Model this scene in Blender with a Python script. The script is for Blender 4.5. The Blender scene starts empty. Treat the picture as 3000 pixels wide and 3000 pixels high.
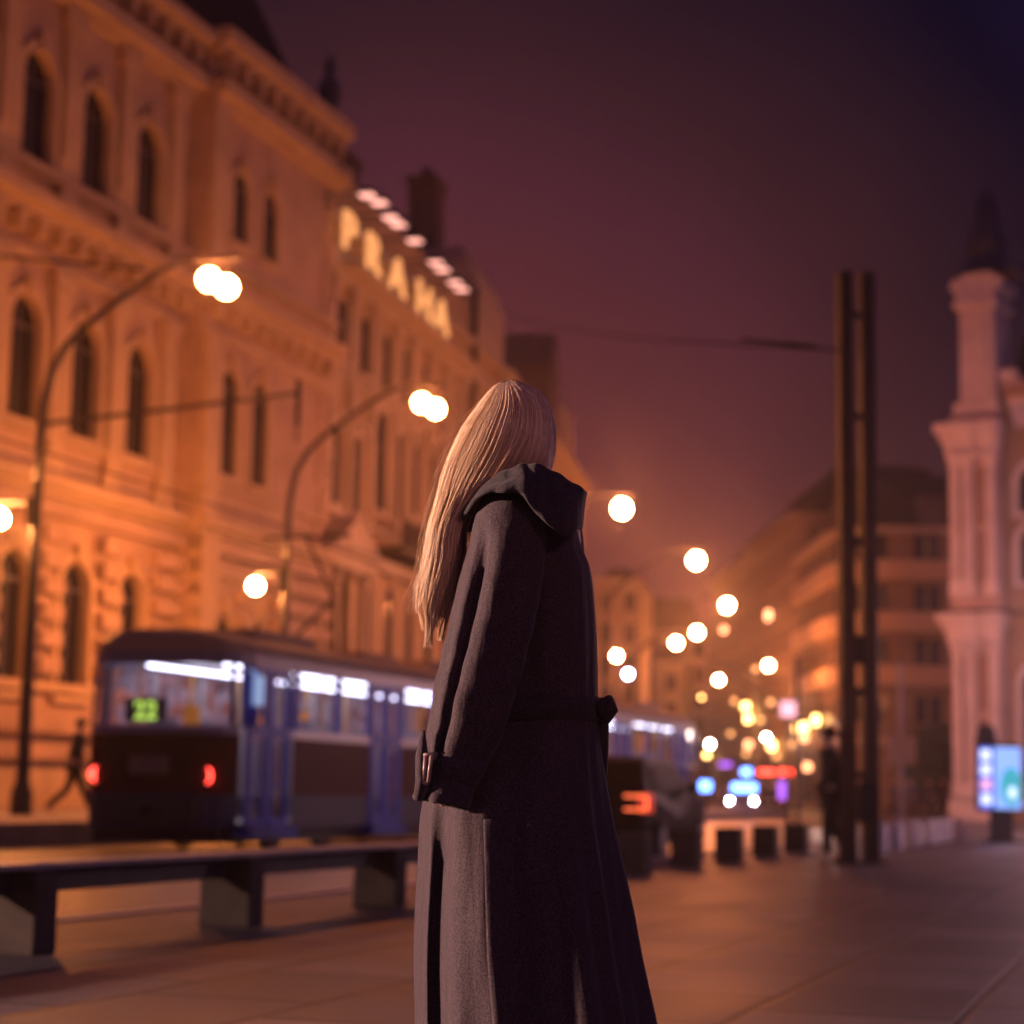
import bpy, bmesh, math, random
from mathutils import Vector, Matrix, Euler
random.seed(7)
R = math.radians
sc = bpy.context.scene
COL = sc.collection
# ------------------------------------------------------------------ camera
FPX, CAMH = 5800.0, 0.85
PITCH, ROLL = math.atan(820 / FPX), R(1.0)
_f = Vector((0, math.cos(PITCH), math.sin(PITCH)))
_r0 = Vector((1, 0, 0)); _u0 = Vector((0, -math.sin(PITCH), math.cos(PITCH)))
_r = math.cos(ROLL) * _r0 + math.sin(ROLL) * _u0
_u = math.cos(ROLL) * _u0 - math.sin(ROLL) * _r0
_C = Vector((0, 0, CAMH))
cam_data = bpy.data.cameras.new('camera'); cam = bpy.data.objects.new('camera', cam_data); COL.objects.link(cam)
M = Matrix((( _r.x, _u.x, -_f.x, 0), (_r.y, _u.y, -_f.y, 0), (_r.z, _u.z, -_f.z, CAMH), (0, 0, 0, 1)))
cam.matrix_world = M
cam_data.sensor_width = 36; cam_data.lens = 36 * FPX / 3000
cam_data.clip_start = 0.05; cam_data.clip_end = 3000
cam_data.dof.use_dof = True; cam_data.dof.focus_distance = 4.12; cam_data.dof.aperture_fstop = 2.75
sc.camera = cam
# ------------------------------------------------------------------ night sky: city glow low over the street, blue-black above
w = bpy.data.worlds.new("World"); sc.world = w; w.use_nodes = True
nt = w.node_tree; nt.nodes.clear()
def N(tree, t, **kw):
    n = tree.nodes.new(t)
    for k, v in kw.items(): setattr(n, k, v)
    return n
tc = N(nt, 'ShaderNodeTexCoord')
dotn = N(nt, 'ShaderNodeVectorMath', operation='DOT_PRODUCT')
gd = (_f + _r * ((1250 - 1500) / FPX) + _u * ((1500 - 1500) / FPX)).normalized()
dotn.inputs[1].default_value = gd
nt.links.new(tc.outputs['Generated'], dotn.inputs[0])
acos = N(nt, 'ShaderNodeMath', operation='ARCCOSINE'); nt.links.new(dotn.outputs['Value'], acos.inputs[0])
nz = N(nt, 'ShaderNodeTexNoise'); nz.inputs['Scale'].default_value = 2.6; nz.inputs['Detail'].default_value = 3
nt.links.new(tc.outputs['Generated'], nz.inputs['Vector'])
sc_ = N(nt, 'ShaderNodeMath', operation='MULTIPLY_ADD'); sc_.inputs[1].default_value = 0.16; sc_.inputs[2].default_value = -0.08
nt.links.new(nz.outputs['Fac'], sc_.inputs[0])
add_ = N(nt, 'ShaderNodeMath', operation='ADD'); nt.links.new(acos.outputs[0], add_.inputs[0]); nt.links.new(sc_.outputs[0], add_.inputs[1])
mr = N(nt, 'ShaderNodeMapRange'); mr.inputs['From Min'].default_value = R(0); mr.inputs['From Max'].default_value = R(40)
nt.links.new(add_.outputs[0], mr.inputs['Value'])
cr = N(nt, 'ShaderNodeValToRGB'); nt.links.new(mr.outputs[0], cr.inputs[0])
SKY = [(4, (.098, .021, .031)), (9, (.074, .0175, .031)), (13, (.040, .0118, .0185)), (16.5, (.018, .0065, .0140)), (20.5, (.0030, .002, .0120)), (40, (.030, .014, .085))]
el = cr.color_ramp.elements
while len(el) < len(SKY): el.new(0.5)
for e, (a, c) in zip(el, SKY): e.position = a / 40; e.color = (*c, 1)
sky = N(nt, 'ShaderNodeTexSky', sky_type='NISHITA'); sky.sun_disc = False; sky.sun_elevation = R(-4); sky.sun_rotation = R(200)
bg = N(nt, 'ShaderNodeBackground'); nt.links.new(cr.outputs[0], bg.inputs[0]); bg.inputs[1].default_value = 1.0
bg2 = N(nt, 'ShaderNodeBackground'); nt.links.new(sky.outputs[0], bg2.inputs[0]); bg2.inputs[1].default_value = 0.05
ads = N(nt, 'ShaderNodeAddShader'); nt.links.new(bg.outputs[0], ads.inputs[0]); nt.links.new(bg2.outputs[0], ads.inputs[1])
wo = N(nt, 'ShaderNodeOutputWorld'); nt.links.new(ads.outputs[0], wo.inputs[0])
# ------------------------------------------------------------------ render settings
sc.view_settings.view_transform = 'Standard'; sc.view_settings.look = 'None'
sc.view_settings.exposure = -0.1; sc.view_settings.gamma = 1.0
sc.render.engine = 'CYCLES'
cy = sc.cycles
cy.use_denoising = True
cy.max_bounces = 6; cy.diffuse_bounces = 2; cy.glossy_bounces = 3; cy.transmission_bounces = 4; cy.transparent_max_bounces = 12; cy.volume_bounces = 1
cy.sample_clamp_indirect = 4; cy.caustics_reflective = False; cy.caustics_refractive = False
SODIUM = (1.0, .33, .10)
# ------------------------------------------------------------------ helpers
def ray(px, py): return _f + _r * ((px - 1500) / FPX) + _u * ((1500 - py) / FPX)
def at(px, py, Y):
    d = ray(px, py); return _C + d * (Y / d.y)
def gr(px, py, z=0.0):
    d = ray(px, py); return _C + d * ((z - CAMH) / d.z)
def on_plane(px, py, O, ang):
    d = ray(px, py); ax, ay = math.sin(ang), math.cos(ang)
    det = d.x * (-ay) + ax * d.y
    s = (O[0] * (-ay) + ax * O[1]) / det
    t = (d.x * O[1] - d.y * O[0]) / det
    return t, (_C + d * s).z
def tag(o, label=None, cat=None, group=None, kind=None):
    if label: o['label'] = label
    if cat: o['category'] = cat
    if group: o['group'] = group
    if kind: o['kind'] = kind
    return o
def empty(name, loc=(0, 0, 0), rz=0.0, **k):
    o = bpy.data.objects.new(name, None); COL.objects.link(o); o.empty_display_size = .2
    o.location = loc; o.rotation_euler = (0, 0, rz)
    return tag(o, **k)
MATS = {}
def mat(name, col, rough=.6, metal=0.0, var=0.0, scale=3.0, bump=0.0, bscale=None, emit=None, es=0.0, spec=.5, coat=0.0, sheen=0.0):
    if name in MATS: return MATS[name]
    m = bpy.data.materials.new(name); m.use_nodes = True; t = m.node_tree
    b = t.nodes['Principled BSDF']
    b.inputs['Base Color'].default_value = (*col, 1); b.inputs['Roughness'].default_value = rough; b.inputs['Metallic'].default_value = metal
    b.inputs['Specular IOR Level'].default_value = spec
    if coat: b.inputs['Coat Weight'].default_value = coat; b.inputs['Coat Roughness'].default_value = .08
    if sheen: b.inputs['Sheen Weight'].default_value = sheen; b.inputs['Sheen Roughness'].default_value = .5
    if emit:
        b.inputs['Emission Color'].default_value = (*emit, 1); b.inputs['Emission Strength'].default_value = es
    if var or bump:
        tcn = N(t, 'ShaderNodeTexCoord'); n1 = N(t, 'ShaderNodeTexNoise'); n1.inputs['Scale'].default_value = scale; n1.inputs['Detail'].default_value = 6
        t.links.new(tcn.outputs['Object'], n1.inputs['Vector'])
        if var:
            ramp = N(t, 'ShaderNodeValToRGB')
            ramp.color_ramp.elements[0].position = .3; ramp.color_ramp.elements[1].position = .7
            ramp.color_ramp.elements[0].color = (*[c * (1 - var) for c in col], 1); ramp.color_ramp.elements[1].color = (*[min(1, c * (1 + var)) for c in col], 1)
            t.links.new(n1.outputs['Fac'], ramp.inputs[0]); t.links.new(ramp.outputs[0], b.inputs['Base Color'])
        if bump:
            n2 = N(t, 'ShaderNodeTexNoise'); n2.inputs['Scale'].default_value = bscale or scale * 4; n2.inputs['Detail'].default_value = 5
            t.links.new(tcn.outputs['Object'], n2.inputs['Vector'])
            bp = N(t, 'ShaderNodeBump'); bp.inputs['Strength'].default_value = bump; bp.inputs['Distance'].default_value = .02
            t.links.new(n2.outputs['Fac'], bp.inputs['Height']); t.links.new(bp.outputs[0], b.inputs['Normal'])
    MATS[name] = m
    return m
def emis(name, col, s):
    if name in MATS: return MATS[name]
    m = bpy.data.materials.new(name); m.use_nodes = True; t = m.node_tree; t.nodes.clear()
    e = N(t, 'ShaderNodeEmission'); e.inputs[0].default_value = (*col, 1); e.inputs[1].default_value = s
    o = N(t, 'ShaderNodeOutputMaterial'); t.links.new(e.outputs[0], o.inputs[0]); MATS[name] = m
    return m
def glassmat(name, tint=(.9, .92, 1), gloss=.12):
    if name in MATS: return MATS[name]
    m = bpy.data.materials.new(name); m.use_nodes = True; t = m.node_tree; t.nodes.clear()
    a = N(t, 'ShaderNodeBsdfTransparent'); a.inputs[0].default_value = (*tint, 1)
    g = N(t, 'ShaderNodeBsdfGlossy'); g.inputs['Roughness'].default_value = .06
    x = N(t, 'ShaderNodeMixShader'); x.inputs[0].default_value = gloss
    o = N(t, 'ShaderNodeOutputMaterial')
    t.links.new(a.outputs[0], x.inputs[1]); t.links.new(g.outputs[0], x.inputs[2]); t.links.new(x.outputs[0], o.inputs[0]); MATS[name] = m
    return m
def mistmat(name):
    m = bpy.data.materials.new(name); m.use_nodes = True; t = m.node_tree; t.nodes.clear()
    a = N(t, 'ShaderNodeBsdfTransparent'); a.inputs[0].default_value = (.5, .48, .52, 1); d = N(t, 'ShaderNodeBsdfDiffuse'); d.inputs[0].default_value = (.55, .50, .56, 1)
    n = N(t, 'ShaderNodeTexNoise'); n.inputs['Scale'].default_value = 3.5; n.inputs['Detail'].default_value = 4; c = N(t, 'ShaderNodeTexCoord'); t.links.new(c.outputs['Object'], n.inputs['Vector'])
    r_ = N(t, 'ShaderNodeMapRange'); r_.inputs['From Min'].default_value = .35; r_.inputs['From Max'].default_value = .65; r_.inputs['To Min'].default_value = .05; r_.inputs['To Max'].default_value = .75; t.links.new(n.outputs['Fac'], r_.inputs[0])
    x = N(t, 'ShaderNodeMixShader'); t.links.new(r_.outputs[0], x.inputs[0]); o = N(t, 'ShaderNodeOutputMaterial')
    t.links.new(a.outputs[0], x.inputs[1]); t.links.new(d.outputs[0], x.inputs[2]); t.links.new(x.outputs[0], o.inputs[0]); return m
class MB:
    def __init__(s): s.v = []; s.f = []; s.m = []; s.mi = 0
    def face(s, pts):
        k = len(s.v); s.v += [tuple(p) for p in pts]; s.f.append(tuple(range(k, k + len(pts)))); s.m.append(s.mi)
    def grid(s, rows, close_u=False, close_v=False):
        k = len(s.v); n = len(rows); c = len(rows[0])
        for r_ in rows: s.v += [tuple(p) for p in r_]
        for i in range(n if close_v else n - 1):
            for j in range(c if close_u else c - 1):
                a = k + i * c + j; b = k + i * c + (j + 1) % c; d = k + ((i + 1) % n) * c + j; e = k + ((i + 1) % n) * c + (j + 1) % c
                s.f.append((a, b, e, d)); s.m.append(s.mi)
    def box(s, x0, x1, y0, y1, z0, z1, T=None, taper=0.0):
        t = taper
        p = [(x0, y0, z0), (x1, y0, z0), (x1, y1, z0), (x0, y1, z0), (x0 + t, y0 + t, z1), (x1 - t, y0 + t, z1), (x1 - t, y1 - t, z1), (x0 + t, y1 - t, z1)]
        if T: p = [tuple(T @ Vector(q)) for q in p]
        k = len(s.v); s.v += p
        for q in ((0, 3, 2, 1), (4, 5, 6, 7), (0, 1, 5, 4), (1, 2, 6, 5), (2, 3, 7, 6), (3, 0, 4, 7)):
            s.f.append(tuple(k + i for i in q)); s.m.append(s.mi)
    def tube(s, pts, rad, n=8, caps=True):
        pts = [Vector(p) for p in pts]; rr = rad if isinstance(rad, (list, tuple)) else [rad] * len(pts)
        rows = []; up = None
        for i, p in enumerate(pts):
            d = (pts[min(i + 1, len(pts) - 1)] - pts[max(i - 1, 0)]).normalized()
            if up is None: up = Vector((0, 0, 1)) if abs(d.z) < .9 else Vector((1, 0, 0))
            a = d.cross(up); a = a.normalized() if a.length > 1e-6 else Vector((1, 0, 0)); b = a.cross(d).normalized(); up = b
            rows.append([p + (a * math.cos(2 * math.pi * j / n) + b * math.sin(2 * math.pi * j / n)) * rr[i] for j in range(n)])
        k = len(s.v); s.grid(rows, close_u=True)
        if caps:
            s.f.append(tuple(range(k, k + n))); s.m.append(s.mi)
            s.f.append(tuple(range(k + (len(pts) - 1) * n, k + len(pts) * n))[::-1]); s.m.append(s.mi)
    def lathe(s, prof, n=16, c=(0, 0, 0), sx=1, sy=1):
        rows = [[(c[0] + r_ * sx * math.cos(2 * math.pi * j / n), c[1] + r_ * sy * math.sin(2 * math.pi * j / n), c[2] + z) for j in range(n)] for r_, z in prof]
        s.grid(rows, close_u=True)
    def ball(s, c, r_, n=10, sz=1.0, sx=1.0, sy=1.0):
        s.lathe([(max(1e-4, r_ * math.sin(math.pi * i / n)), -r_ * sz * math.cos(math.pi * i / n)) for i in range(n + 1)], n=max(8, n + 4), c=c, sx=sx, sy=sy)
    def build(s, name, mats, parent=None, smooth=False, merge=False, loc=None, rz=None):
        me = bpy.data.meshes.new(name); me.from_pydata(s.v, [], s.f)
        if not isinstance(mats, (list, tuple)): mats = [mats]
        for m_ in mats: me.materials.append(m_)
        for p, i in zip(me.polygons, s.m): p.material_index = min(i, len(mats) - 1); p.use_smooth = smooth
        bm = bmesh.new(); bm.from_mesh(me)
        if merge: bmesh.ops.remove_doubles(bm, verts=bm.verts, dist=1e-4)
        bmesh.ops.recalc_face_normals(bm, faces=bm.faces); bm.to_mesh(me); bm.free(); me.update()
        o = bpy.data.objects.new(name, me); COL.objects.link(o); o.parent = parent
        if loc is not None: o.location = loc
        if rz is not None: o.rotation_euler = (0, 0, rz)
        return o
def copy_tree(o, parent=None):
    c = o.copy(); COL.objects.link(c); c.parent = parent
    for ch in [x for x in o.children]: copy_tree(ch, c)
    return c
def text_mesh(txt, name, m, parent, size, depth, matrix, spacing=1.0, bold=0.0):
    cu = bpy.data.curves.new(name, 'FONT'); cu.body = txt; cu.size = size; cu.extrude = depth; cu.offset = bold
    cu.align_x = 'CENTER'; cu.align_y = 'BOTTOM_BASELINE'; cu.space_character = spacing
    o = bpy.data.objects.new(name, cu); COL.objects.link(o)
    dg = bpy.context.evaluated_depsgraph_get(); me = bpy.data.meshes.new_from_object(o.evaluated_get(dg))
    bpy.data.objects.remove(o); me.materials.clear(); me.materials.append(m)
    q = bpy.data.objects.new(name, me); COL.objects.link(q); q.parent = parent; q.matrix_local = matrix
    return q
# ------------------------------------------------------------------ materials
STONE1 = mat('sandstone_ashlar', (.43, .28, .18), .85, var=.16, scale=.9, bump=.35, bscale=9)
TRIM1 = mat('sandstone_trim', (.48, .33, .18), .8, var=.12, scale=1.2, bump=.25, bscale=12)
STUCCO2 = mat('ochre_stucco', (.47, .32, .16), .85, var=.12, scale=.7, bump=.2, bscale=10)
TRIM2 = mat('pale_stucco_trim', (.50, .39, .25), .8, var=.1, scale=1.1)
STUCCO3 = mat('yellow_stucco', (.46, .34, .19), .85, var=.14, scale=.6)
STUCCO4 = mat('brown_stucco', (.34, .24, .17), .85, var=.15, scale=.5)
STUCCO5 = mat('buff_stucco', (.42, .31, .19), .85, var=.12, scale=.5)
PINKST = mat('pale_church_plaster', (.74, .60, .56), .8, var=.12, scale=1.1, bump=.2)
OCHRE = mat('church_ochre_plaster', (.42, .26, .16), .85, var=.12, scale=.8)
ROOF = mat('dark_slate_roof', (.014, .013, .02), .8, var=.25, scale=2, spec=.15)
COPPER = mat('dark_copper', (.03, .03, .05), .5, var=.2, scale=2)
WGLASS = mat('dark_window_glass', (.008, .009, .016), .15, spec=.25)
WFRAME = mat('dark_window_frame', (.05, .04, .035), .6)
IRON = mat('black_painted_iron', (.014, .013, .017), .55, var=.2, scale=4)
BRONZE = mat('brown_painted_steel', (.065, .033, .020), .55, metal=.0, var=.25, scale=6)
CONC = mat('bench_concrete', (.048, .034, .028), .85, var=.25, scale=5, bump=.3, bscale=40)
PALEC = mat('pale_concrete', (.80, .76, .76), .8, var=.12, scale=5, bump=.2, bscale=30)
BEAMM = mat('dark_bench_beam', (.03, .027, .03), .6, var=.3, scale=6)
BULB = emis('lamp_bulb', (1.0, .255, .07), 275)
BULBP = emis('low_lamp_bulb', (1.0, .30, .075), 1500)
BULBF = emis('far_lamp_bulb', (1.0, .26, .08), 760)
BULBW = emis('white_lamp_bulb', (1.0, .72, .62), 260)
BULBB = emis('bluish_lamp_bulb', (.55, .6, 1.0), 90)
WARM = emis('warm_shop_light', (1.0, .55, .16), 16)
ORAN = emis('orange_shop_light', (1.0, .36, .16), 7)
AMB = emis('amber_small_light', (1.0, .42, .14), 3.2)
PINKL = emis('pink_sign_light', (1.0, .45, .55), 2.0)
BLUEL = emis('blue_sign_light', (.12, .28, 1.0), 9)
PURPL = emis('purple_sign_light', (.42, .12, .9), 2.2)
TAIL = emis('red_tail_light', (1.0, .05, .03), 9)
HEAD = emis('white_head_light', (.9, .9, 1.0), 120)
# ------------------------------------------------------------------ ground, road, plaza
S18, C18 = math.sin(R(18.5)), math.cos(R(18.5))
def street(s, off, z=0.0):
    """point along the kerb line of the plaza: s metres along the street, off metres to the right of the bench line"""
    return Vector((-1.73 + s * S18 + off * C18, 12.4 + s * C18 - off * S18, z))
asph = mat('wet_asphalt', (.042, .038, .04), .42, var=.3, scale=1.5, bump=.3, bscale=60)
b = MB(); n = 24
b.face([(-170, -70, -.1), (170, -70, -.1), (170, 340, -.1), (-170, 340, -.1)])
tag(b.build('road', asph), kind='structure')
def slabs():
    m = bpy.data.materials.new('plaza_slabs'); m.use_nodes = True; t = m.node_tree; bs = t.nodes['Principled BSDF']
    tcn = N(t, 'ShaderNodeTexCoord'); mp = N(t, 'ShaderNodeMapping'); mp.inputs['Rotation'].default_value = (0, 0, R(-(90 - 18.5)))
    t.links.new(tcn.outputs['Object'], mp.inputs[0])
    br = N(t, 'ShaderNodeTexBrick'); br.inputs['Scale'].default_value = 1.0; br.inputs['Brick Width'].default_value = 1.15; br.inputs['Row Height'].default_value = .82
    br.inputs['Mortar Size'].default_value = .026; br.inputs['Mortar Smooth'].default_value = .3; br.inputs['Bias'].default_value = -.2
    br.inputs['Color1'].default_value = (.120, .100, .112, 1); br.inputs['Color2'].default_value = (.048, .041, .050, 1); br.inputs['Mortar'].default_value = (.015, .014, .016, 1)
    t.links.new(mp.outputs[0], br.inputs['Vector'])
    nn = N(t, 'ShaderNodeTexNoise'); nn.inputs['Scale'].default_value = 1.3; nn.inputs['Detail'].default_value = 7; nn.inputs['Roughness'].default_value = .65
    t.links.new(mp.outputs[0], nn.inputs['Vector'])
    rm = N(t, 'ShaderNodeMapRange'); rm.inputs['From Min'].default_value = .3; rm.inputs['From Max'].default_value = .7; rm.inputs['To Min'].default_value = .40; rm.inputs['To Max'].default_value = 1.35
    t.links.new(nn.outputs['Fac'], rm.inputs[0])
    mx = N(t, 'ShaderNodeMix', data_type='RGBA', blend_type='MULTIPLY'); mx.inputs[0].default_value = 1
    t.links.new(br.outputs['Color'], mx.inputs[6]); t.links.new(rm.outputs[0], mx.inputs[7]); t.links.new(mx.outputs[2], bs.inputs['Base Color'])
    rr = N(t, 'ShaderNodeMapRange'); rr.inputs['To Min'].default_value = .40; rr.inputs['To Max'].default_value = .68; bs.inputs['Specular IOR Level'].default_value = .22
    t.links.new(nn.outputs['Fac'], rr.inputs[0]); t.links.new(rr.outputs[0], bs.inputs['Roughness'])
    bp = N(t, 'ShaderNodeBump'); bp.inputs['Strength'].default_value = .5; bp.inputs['Distance'].default_value = .012; bp.invert = True
    t.links.new(br.outputs['Fac'], bp.inputs['Height'])
    n3 = N(t, 'ShaderNodeTexNoise'); n3.inputs['Scale'].default_value = 30; t.links.new(mp.outputs[0], n3.inputs['Vector'])
    bp2 = N(t, 'ShaderNodeBump'); bp2.inputs['Strength'].default_value = .15; bp2.inputs['Distance'].default_value = .01
    t.links.new(n3.outputs['Fac'], bp2.inputs['Height']); t.links.new(bp.outputs[0], bp2.inputs['Normal']); t.links.new(bp2.outputs[0], bs.inputs['Normal'])
    return m
SLABS = slabs()
def slab_prism(name, pts, z0, z1, m):
    bb = MB(); bb.face([(p[0], p[1], z1) for p in pts]); bb.face([(p[0], p[1], z0) for p in pts][::-1])
    for i in range(len(pts)):
        p, q = pts[i], pts[(i + 1) % len(pts)]
        bb.face([(p[0], p[1], z0), (q[0], q[1], z0), (q[0], q[1], z1), (p[0], p[1], z1)])
    return bb.build(name, m)
A_, B_ = street(-45, -1.0), street(80, -1.0)
plz = slab_prism('plaza', [A_, (60, -45), (110, 80), B_], -.12, 0.0, SLABS); tag(plz, kind='structure')
K_, L_ = street(-45, -1.0), street(80, -1.0)
kb = MB(); T = Matrix.Translation(street(0, -1.0)) @ Matrix.Rotation(R(90 - 18.5), 4, 'Z')
for i in range(-44, 80): kb.box(i + .006, i + .994, .004, .20, -.12, .012, T)
tag(kb.build('kerb', mat('granite_kerb', (.34, .31, .30), .6, var=.2, scale=4)), kind='structure')
# tram platform and far pavement (left of the tram), raised
TR_O = Vector((-3.85, 27.6, -.1)); TRZ = R(90 - 18.5)
def tl(x, y, z=0.0): return Vector((TR_O.x + x * S18 - y * C18, TR_O.y + x * C18 + y * S18, z))   # tram frame: x forward, y to the left
pv = mat('pavement_stone', (.30, .25, .22), .6, var=.2, scale=1.4, bump=.2, bscale=20)
tag(slab_prism('pavement', [tl(-60, 3.75), tl(62, 3.75), tl(62, 40), tl(-60, 40)], -.12, .28, pv), kind='structure')
# rails
rb = MB(); T = Matrix.Translation((TR_O.x, TR_O.y, 0)) @ Matrix.Rotation(TRZ, 4, 'Z')
for y in (.53, 1.97): rb.box(-40, 90, y - .03, y + .03, -.12, -.094, T)
tag(rb.build('rails', mat('rail_steel', (.35, .33, .33), .3, metal=1)), kind='structure')
# ------------------------------------------------------------------ building kit  (local x along facade, -y out to the street, z up)
def facade_wall(mb, u0, u1, z0, z1, ops, d=.35, y=0.0):
    """ops: (u, w, zb, zt, arched)"""
    zs = {z0, z1}; R_ = []
    for (u, ww, zb, zt, ar) in ops:
        if u - ww / 2 < u0 - 1e-6 or u + ww / 2 > u1 + 1e-6 or zb < z0 - 1e-6 or zt > z1 + 1e-6: continue
        sp = zt - ww / 2 if ar else zt
        zs |= {zb, sp, zt}; R_.append((u - ww / 2, u + ww / 2, zb, zt, sp, ar))
    zs = sorted(zs)
    for za, zb_ in zip(zs[:-1], zs[1:]):
        if zb_ - za < 1e-5: continue
        cuts = sorted((r_[0], r_[1]) for r_ in R_ if r_[2] <= za + 1e-6 and r_[3] >= zb_ - 1e-6)
        x = u0
        for a, c in cuts + [(u1, u1)]:
            if a > x + 1e-6: mb.face([(x, y, za), (a, y, za), (a, y, zb_), (x, y, zb_)])
            x = max(x, c)
    for (a, c, zb, zt, sp, ar) in R_:
        pts = [(a, zb), (c, zb)]
        if ar:
            r_ = (c - a) / 2; k = 8
            arc = [((a + c) / 2 + r_ * math.cos(math.pi * i / k), sp + r_ * math.sin(math.pi * i / k)) for i in range(k + 1)]
            for i in range(k):
                p, q = arc[i], arc[i + 1]
                mb.face([(p[0], y, p[1]), (p[0], y, zt), (q[0], y, zt), (q[0], y, q[1])])
            pts += arc
        else: pts += [(c, zt), (a, zt)]
        for i in range(len(pts)):
            p, q = pts[i], pts[(i + 1) % len(pts)]
            if abs(p[0] - q[0]) + abs(p[1] - q[1]) < 1e-6: continue
            mb.face([(p[0], y, p[1]), (q[0], y, q[1]), (q[0], y + d, q[1]), (p[0], y + d, p[1])])
WCACHE = {}
def window(parent, u, zb, ww, h, arched, trim, y=0.0, d=.3, hood=True, name='window', glass=None, bars=1, rel=.1):
    key = (round(ww, 2), round(h, 2), arched, trim.name, d, hood, glass.name if glass else '', bars, rel)
    if key not in WCACHE:
        m = MB(); r_ = ww / 2
        out = [(-r_, 0), (r_, 0)] + ([(r_ * math.cos(math.pi * i / 8), h - r_ + r_ * math.sin(math.pi * i / 8)) for i in range(9)] if arched else [(r_, h), (-r_, h)])
        m.face([(x, d - .02, z) for x, z in out])
        m.mi = 1
        for k in range(bars):
            x = -r_ + ww * (k + 1) / (bars + 1); m.box(x - .04, x + .04, d - .05, d - .022, 0.03, h - (.06 if not arched else .03))
        m.box(-r_ + .01, -r_ + .07, d - .05, d - .023, 0, h - (r_ if arched else 0)); m.box(r_ - .07, r_ - .01, d - .05, d - .023, 0, h - (r_ if arched else 0))
        zt = h * .64 if not arched else h - r_
        m.box(-r_ + .02, r_ - .02, d - .055, d - .024, zt - .05, zt + .05)
        m.mi = 2
        m.box(-r_ - .22, r_ + .22, -.16, .05, -.2, -.01)          # sill
        sp = h - r_ if arched else h
        for s in (-1, 1): m.box(s * (r_ + .12) - .12, s * (r_ + .12) + .12, -rel, .03, 0, sp)
        if arched:
            for i in range(8):
                a0, a1 = math.pi * i / 8, math.pi * (i + 1) / 8
                P = lambda a, q, yy: (q * math.cos(a), yy, sp + q * math.sin(a))
                ri, ro = r_ + .005, r_ + .26
                m.face([P(a0, ri, -rel), P(a1, ri, -rel), P(a1, ro, -rel), P(a0, ro, -rel)])
                m.face([P(a0, ro, -rel), P(a1, ro, -rel), P(a1, ro, .03), P(a0, ro, .03)])
                m.face([P(a0, ri, -rel), P(a1, ri, -rel), P(a1, ri, .03), P(a0, ri, .03)])
            m.box(-.12, .12, -.2, .03, h - .03, h + .42)
        elif hood:
            m.box(-r_ - .24, r_ + .24, -.1, .03, h + .003, h + .25)
            m.box(-r_ - .34, r_ + .34, -.3, .03, h + .25, h + .4)
        o = m.build(name, [glass or WGLASS, WFRAME, trim], parent); WCACHE[key] = o
    else:
        o = WCACHE[key].copy(); COL.objects.link(o); o.parent = parent
    o.location = (u, y, zb)
    return o
def bands(mb, u0, u1, lst, y=0.0):
    for z0, z1, p in lst: mb.box(u0, u1, y - p, y + .05, z0, z1)
def courses(mb, u0, u1, z0, z1, ops, y=0.0, h=.62, proud=.34, seam=.24):
    z = z0
    while z + h <= z1 + .05:
        cuts = sorted((u - ww / 2 - .26, u + ww / 2 + .26) for (u, ww, zb, zt, ar) in ops if zb - .2 < z + h and zt + .3 > z)
        x = u0
        for a, c in cuts + [(u1, u1)]:
            if a > x + .1: mb.box(x, a, y - proud, y + .04, z + seam / 2, z + h - seam / 2)
            x = max(x, c)
        z += h
def body_rest(mb, u0, u1, z1, D, y=0.0):
    mb.face([(u0, y, 0), (u0, y, z1), (u0, D, z1), (u0, D, 0)]); mb.face([(u1, y, 0), (u1, y, z1), (u1, D, z1), (u1, D, 0)])
    mb.face([(u0, D, 0), (u1, D, 0), (u1, D, z1), (u0, D, z1)]); mb.face([(u0, y, z1), (u1, y, z1), (u1, D, z1), (u0, D, z1)])
def building(name, O, ang_rz, label): return empty(name, (O[0], O[1], 0), ang_rz, label=label, cat='building')
# --- building 1: neo-renaissance stone palace on the left
A1 = R(18.5); O1 = (-9.23, 52.0)
B1 = building('stone_palace', O1, R(90 - 18.5), 'rusticated stone palace with tall arched windows at the far left, behind the tram')
U0, U1 = -22.0, 9.4; UB = 0.75
wl = [-.0 - 1.66 - 2.71 * k for k in range(0, 7)]
up = [(u, 1.38, 15.45, 18.15, True) for u in wl]; md = [(u, 1.38, 9.25, 12.2, True) for u in wl]; gd_ = [(u, 1.3, 2.95, 6.2, True) for u in wl]
up_r = [(u, 1.05, 16.1, 18.2, True) for u in (2.9, 4.85)]; md_r = [(u, 1.05, 9.4, 12.4, True) for u in (2.65, 4.6)]; gd_r = [(2.75, 1.0, 3.0, 5.6, True), (4.9, 1.0, 3.0, 5.6, True)]
m = MB()
facade_wall(m, U0, UB, 0, 21.3, up + md + gd_, d=.22)
facade_wall(m, UB, U1, 0, 21.5, up_r + md_r + gd_r, d=.14, y=-.45)
m.face([(UB, 0, 0), (UB, -.45, 0), (UB, -.45, 21.5), (UB, 0, 21.5)])
body_rest(m, U0, U1, 21.4, 14)
m.face([(U1, -.45, 0), (U1, 0, 0), (U1, 0, 21.5), (U1, -.45, 21.5)])
wall1 = m.build('wall', STONE1, B1)
m = MB(); courses(m, U0, UB - .05, 3.3, 7.6, gd_); courses(m, U0, UB - .05, 1.3, 2.9, gd_); courses(m, UB, U1, 3.3, 7.6, gd_r, y=-.45); courses(m, UB, U1, 1.3, 2.9, gd_r, y=-.45)
for z in range(8, 21):   # quoins on the bay corner and the far end
    for uu in (UB + .02, U1 - .72 + .2 * (z % 2)): m.box(uu, uu + .5 + .2 * (z % 2), -.52, -.40, z + .05, z + .92)
m.build('rustication', STONE1, B1)
m = MB()
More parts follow.
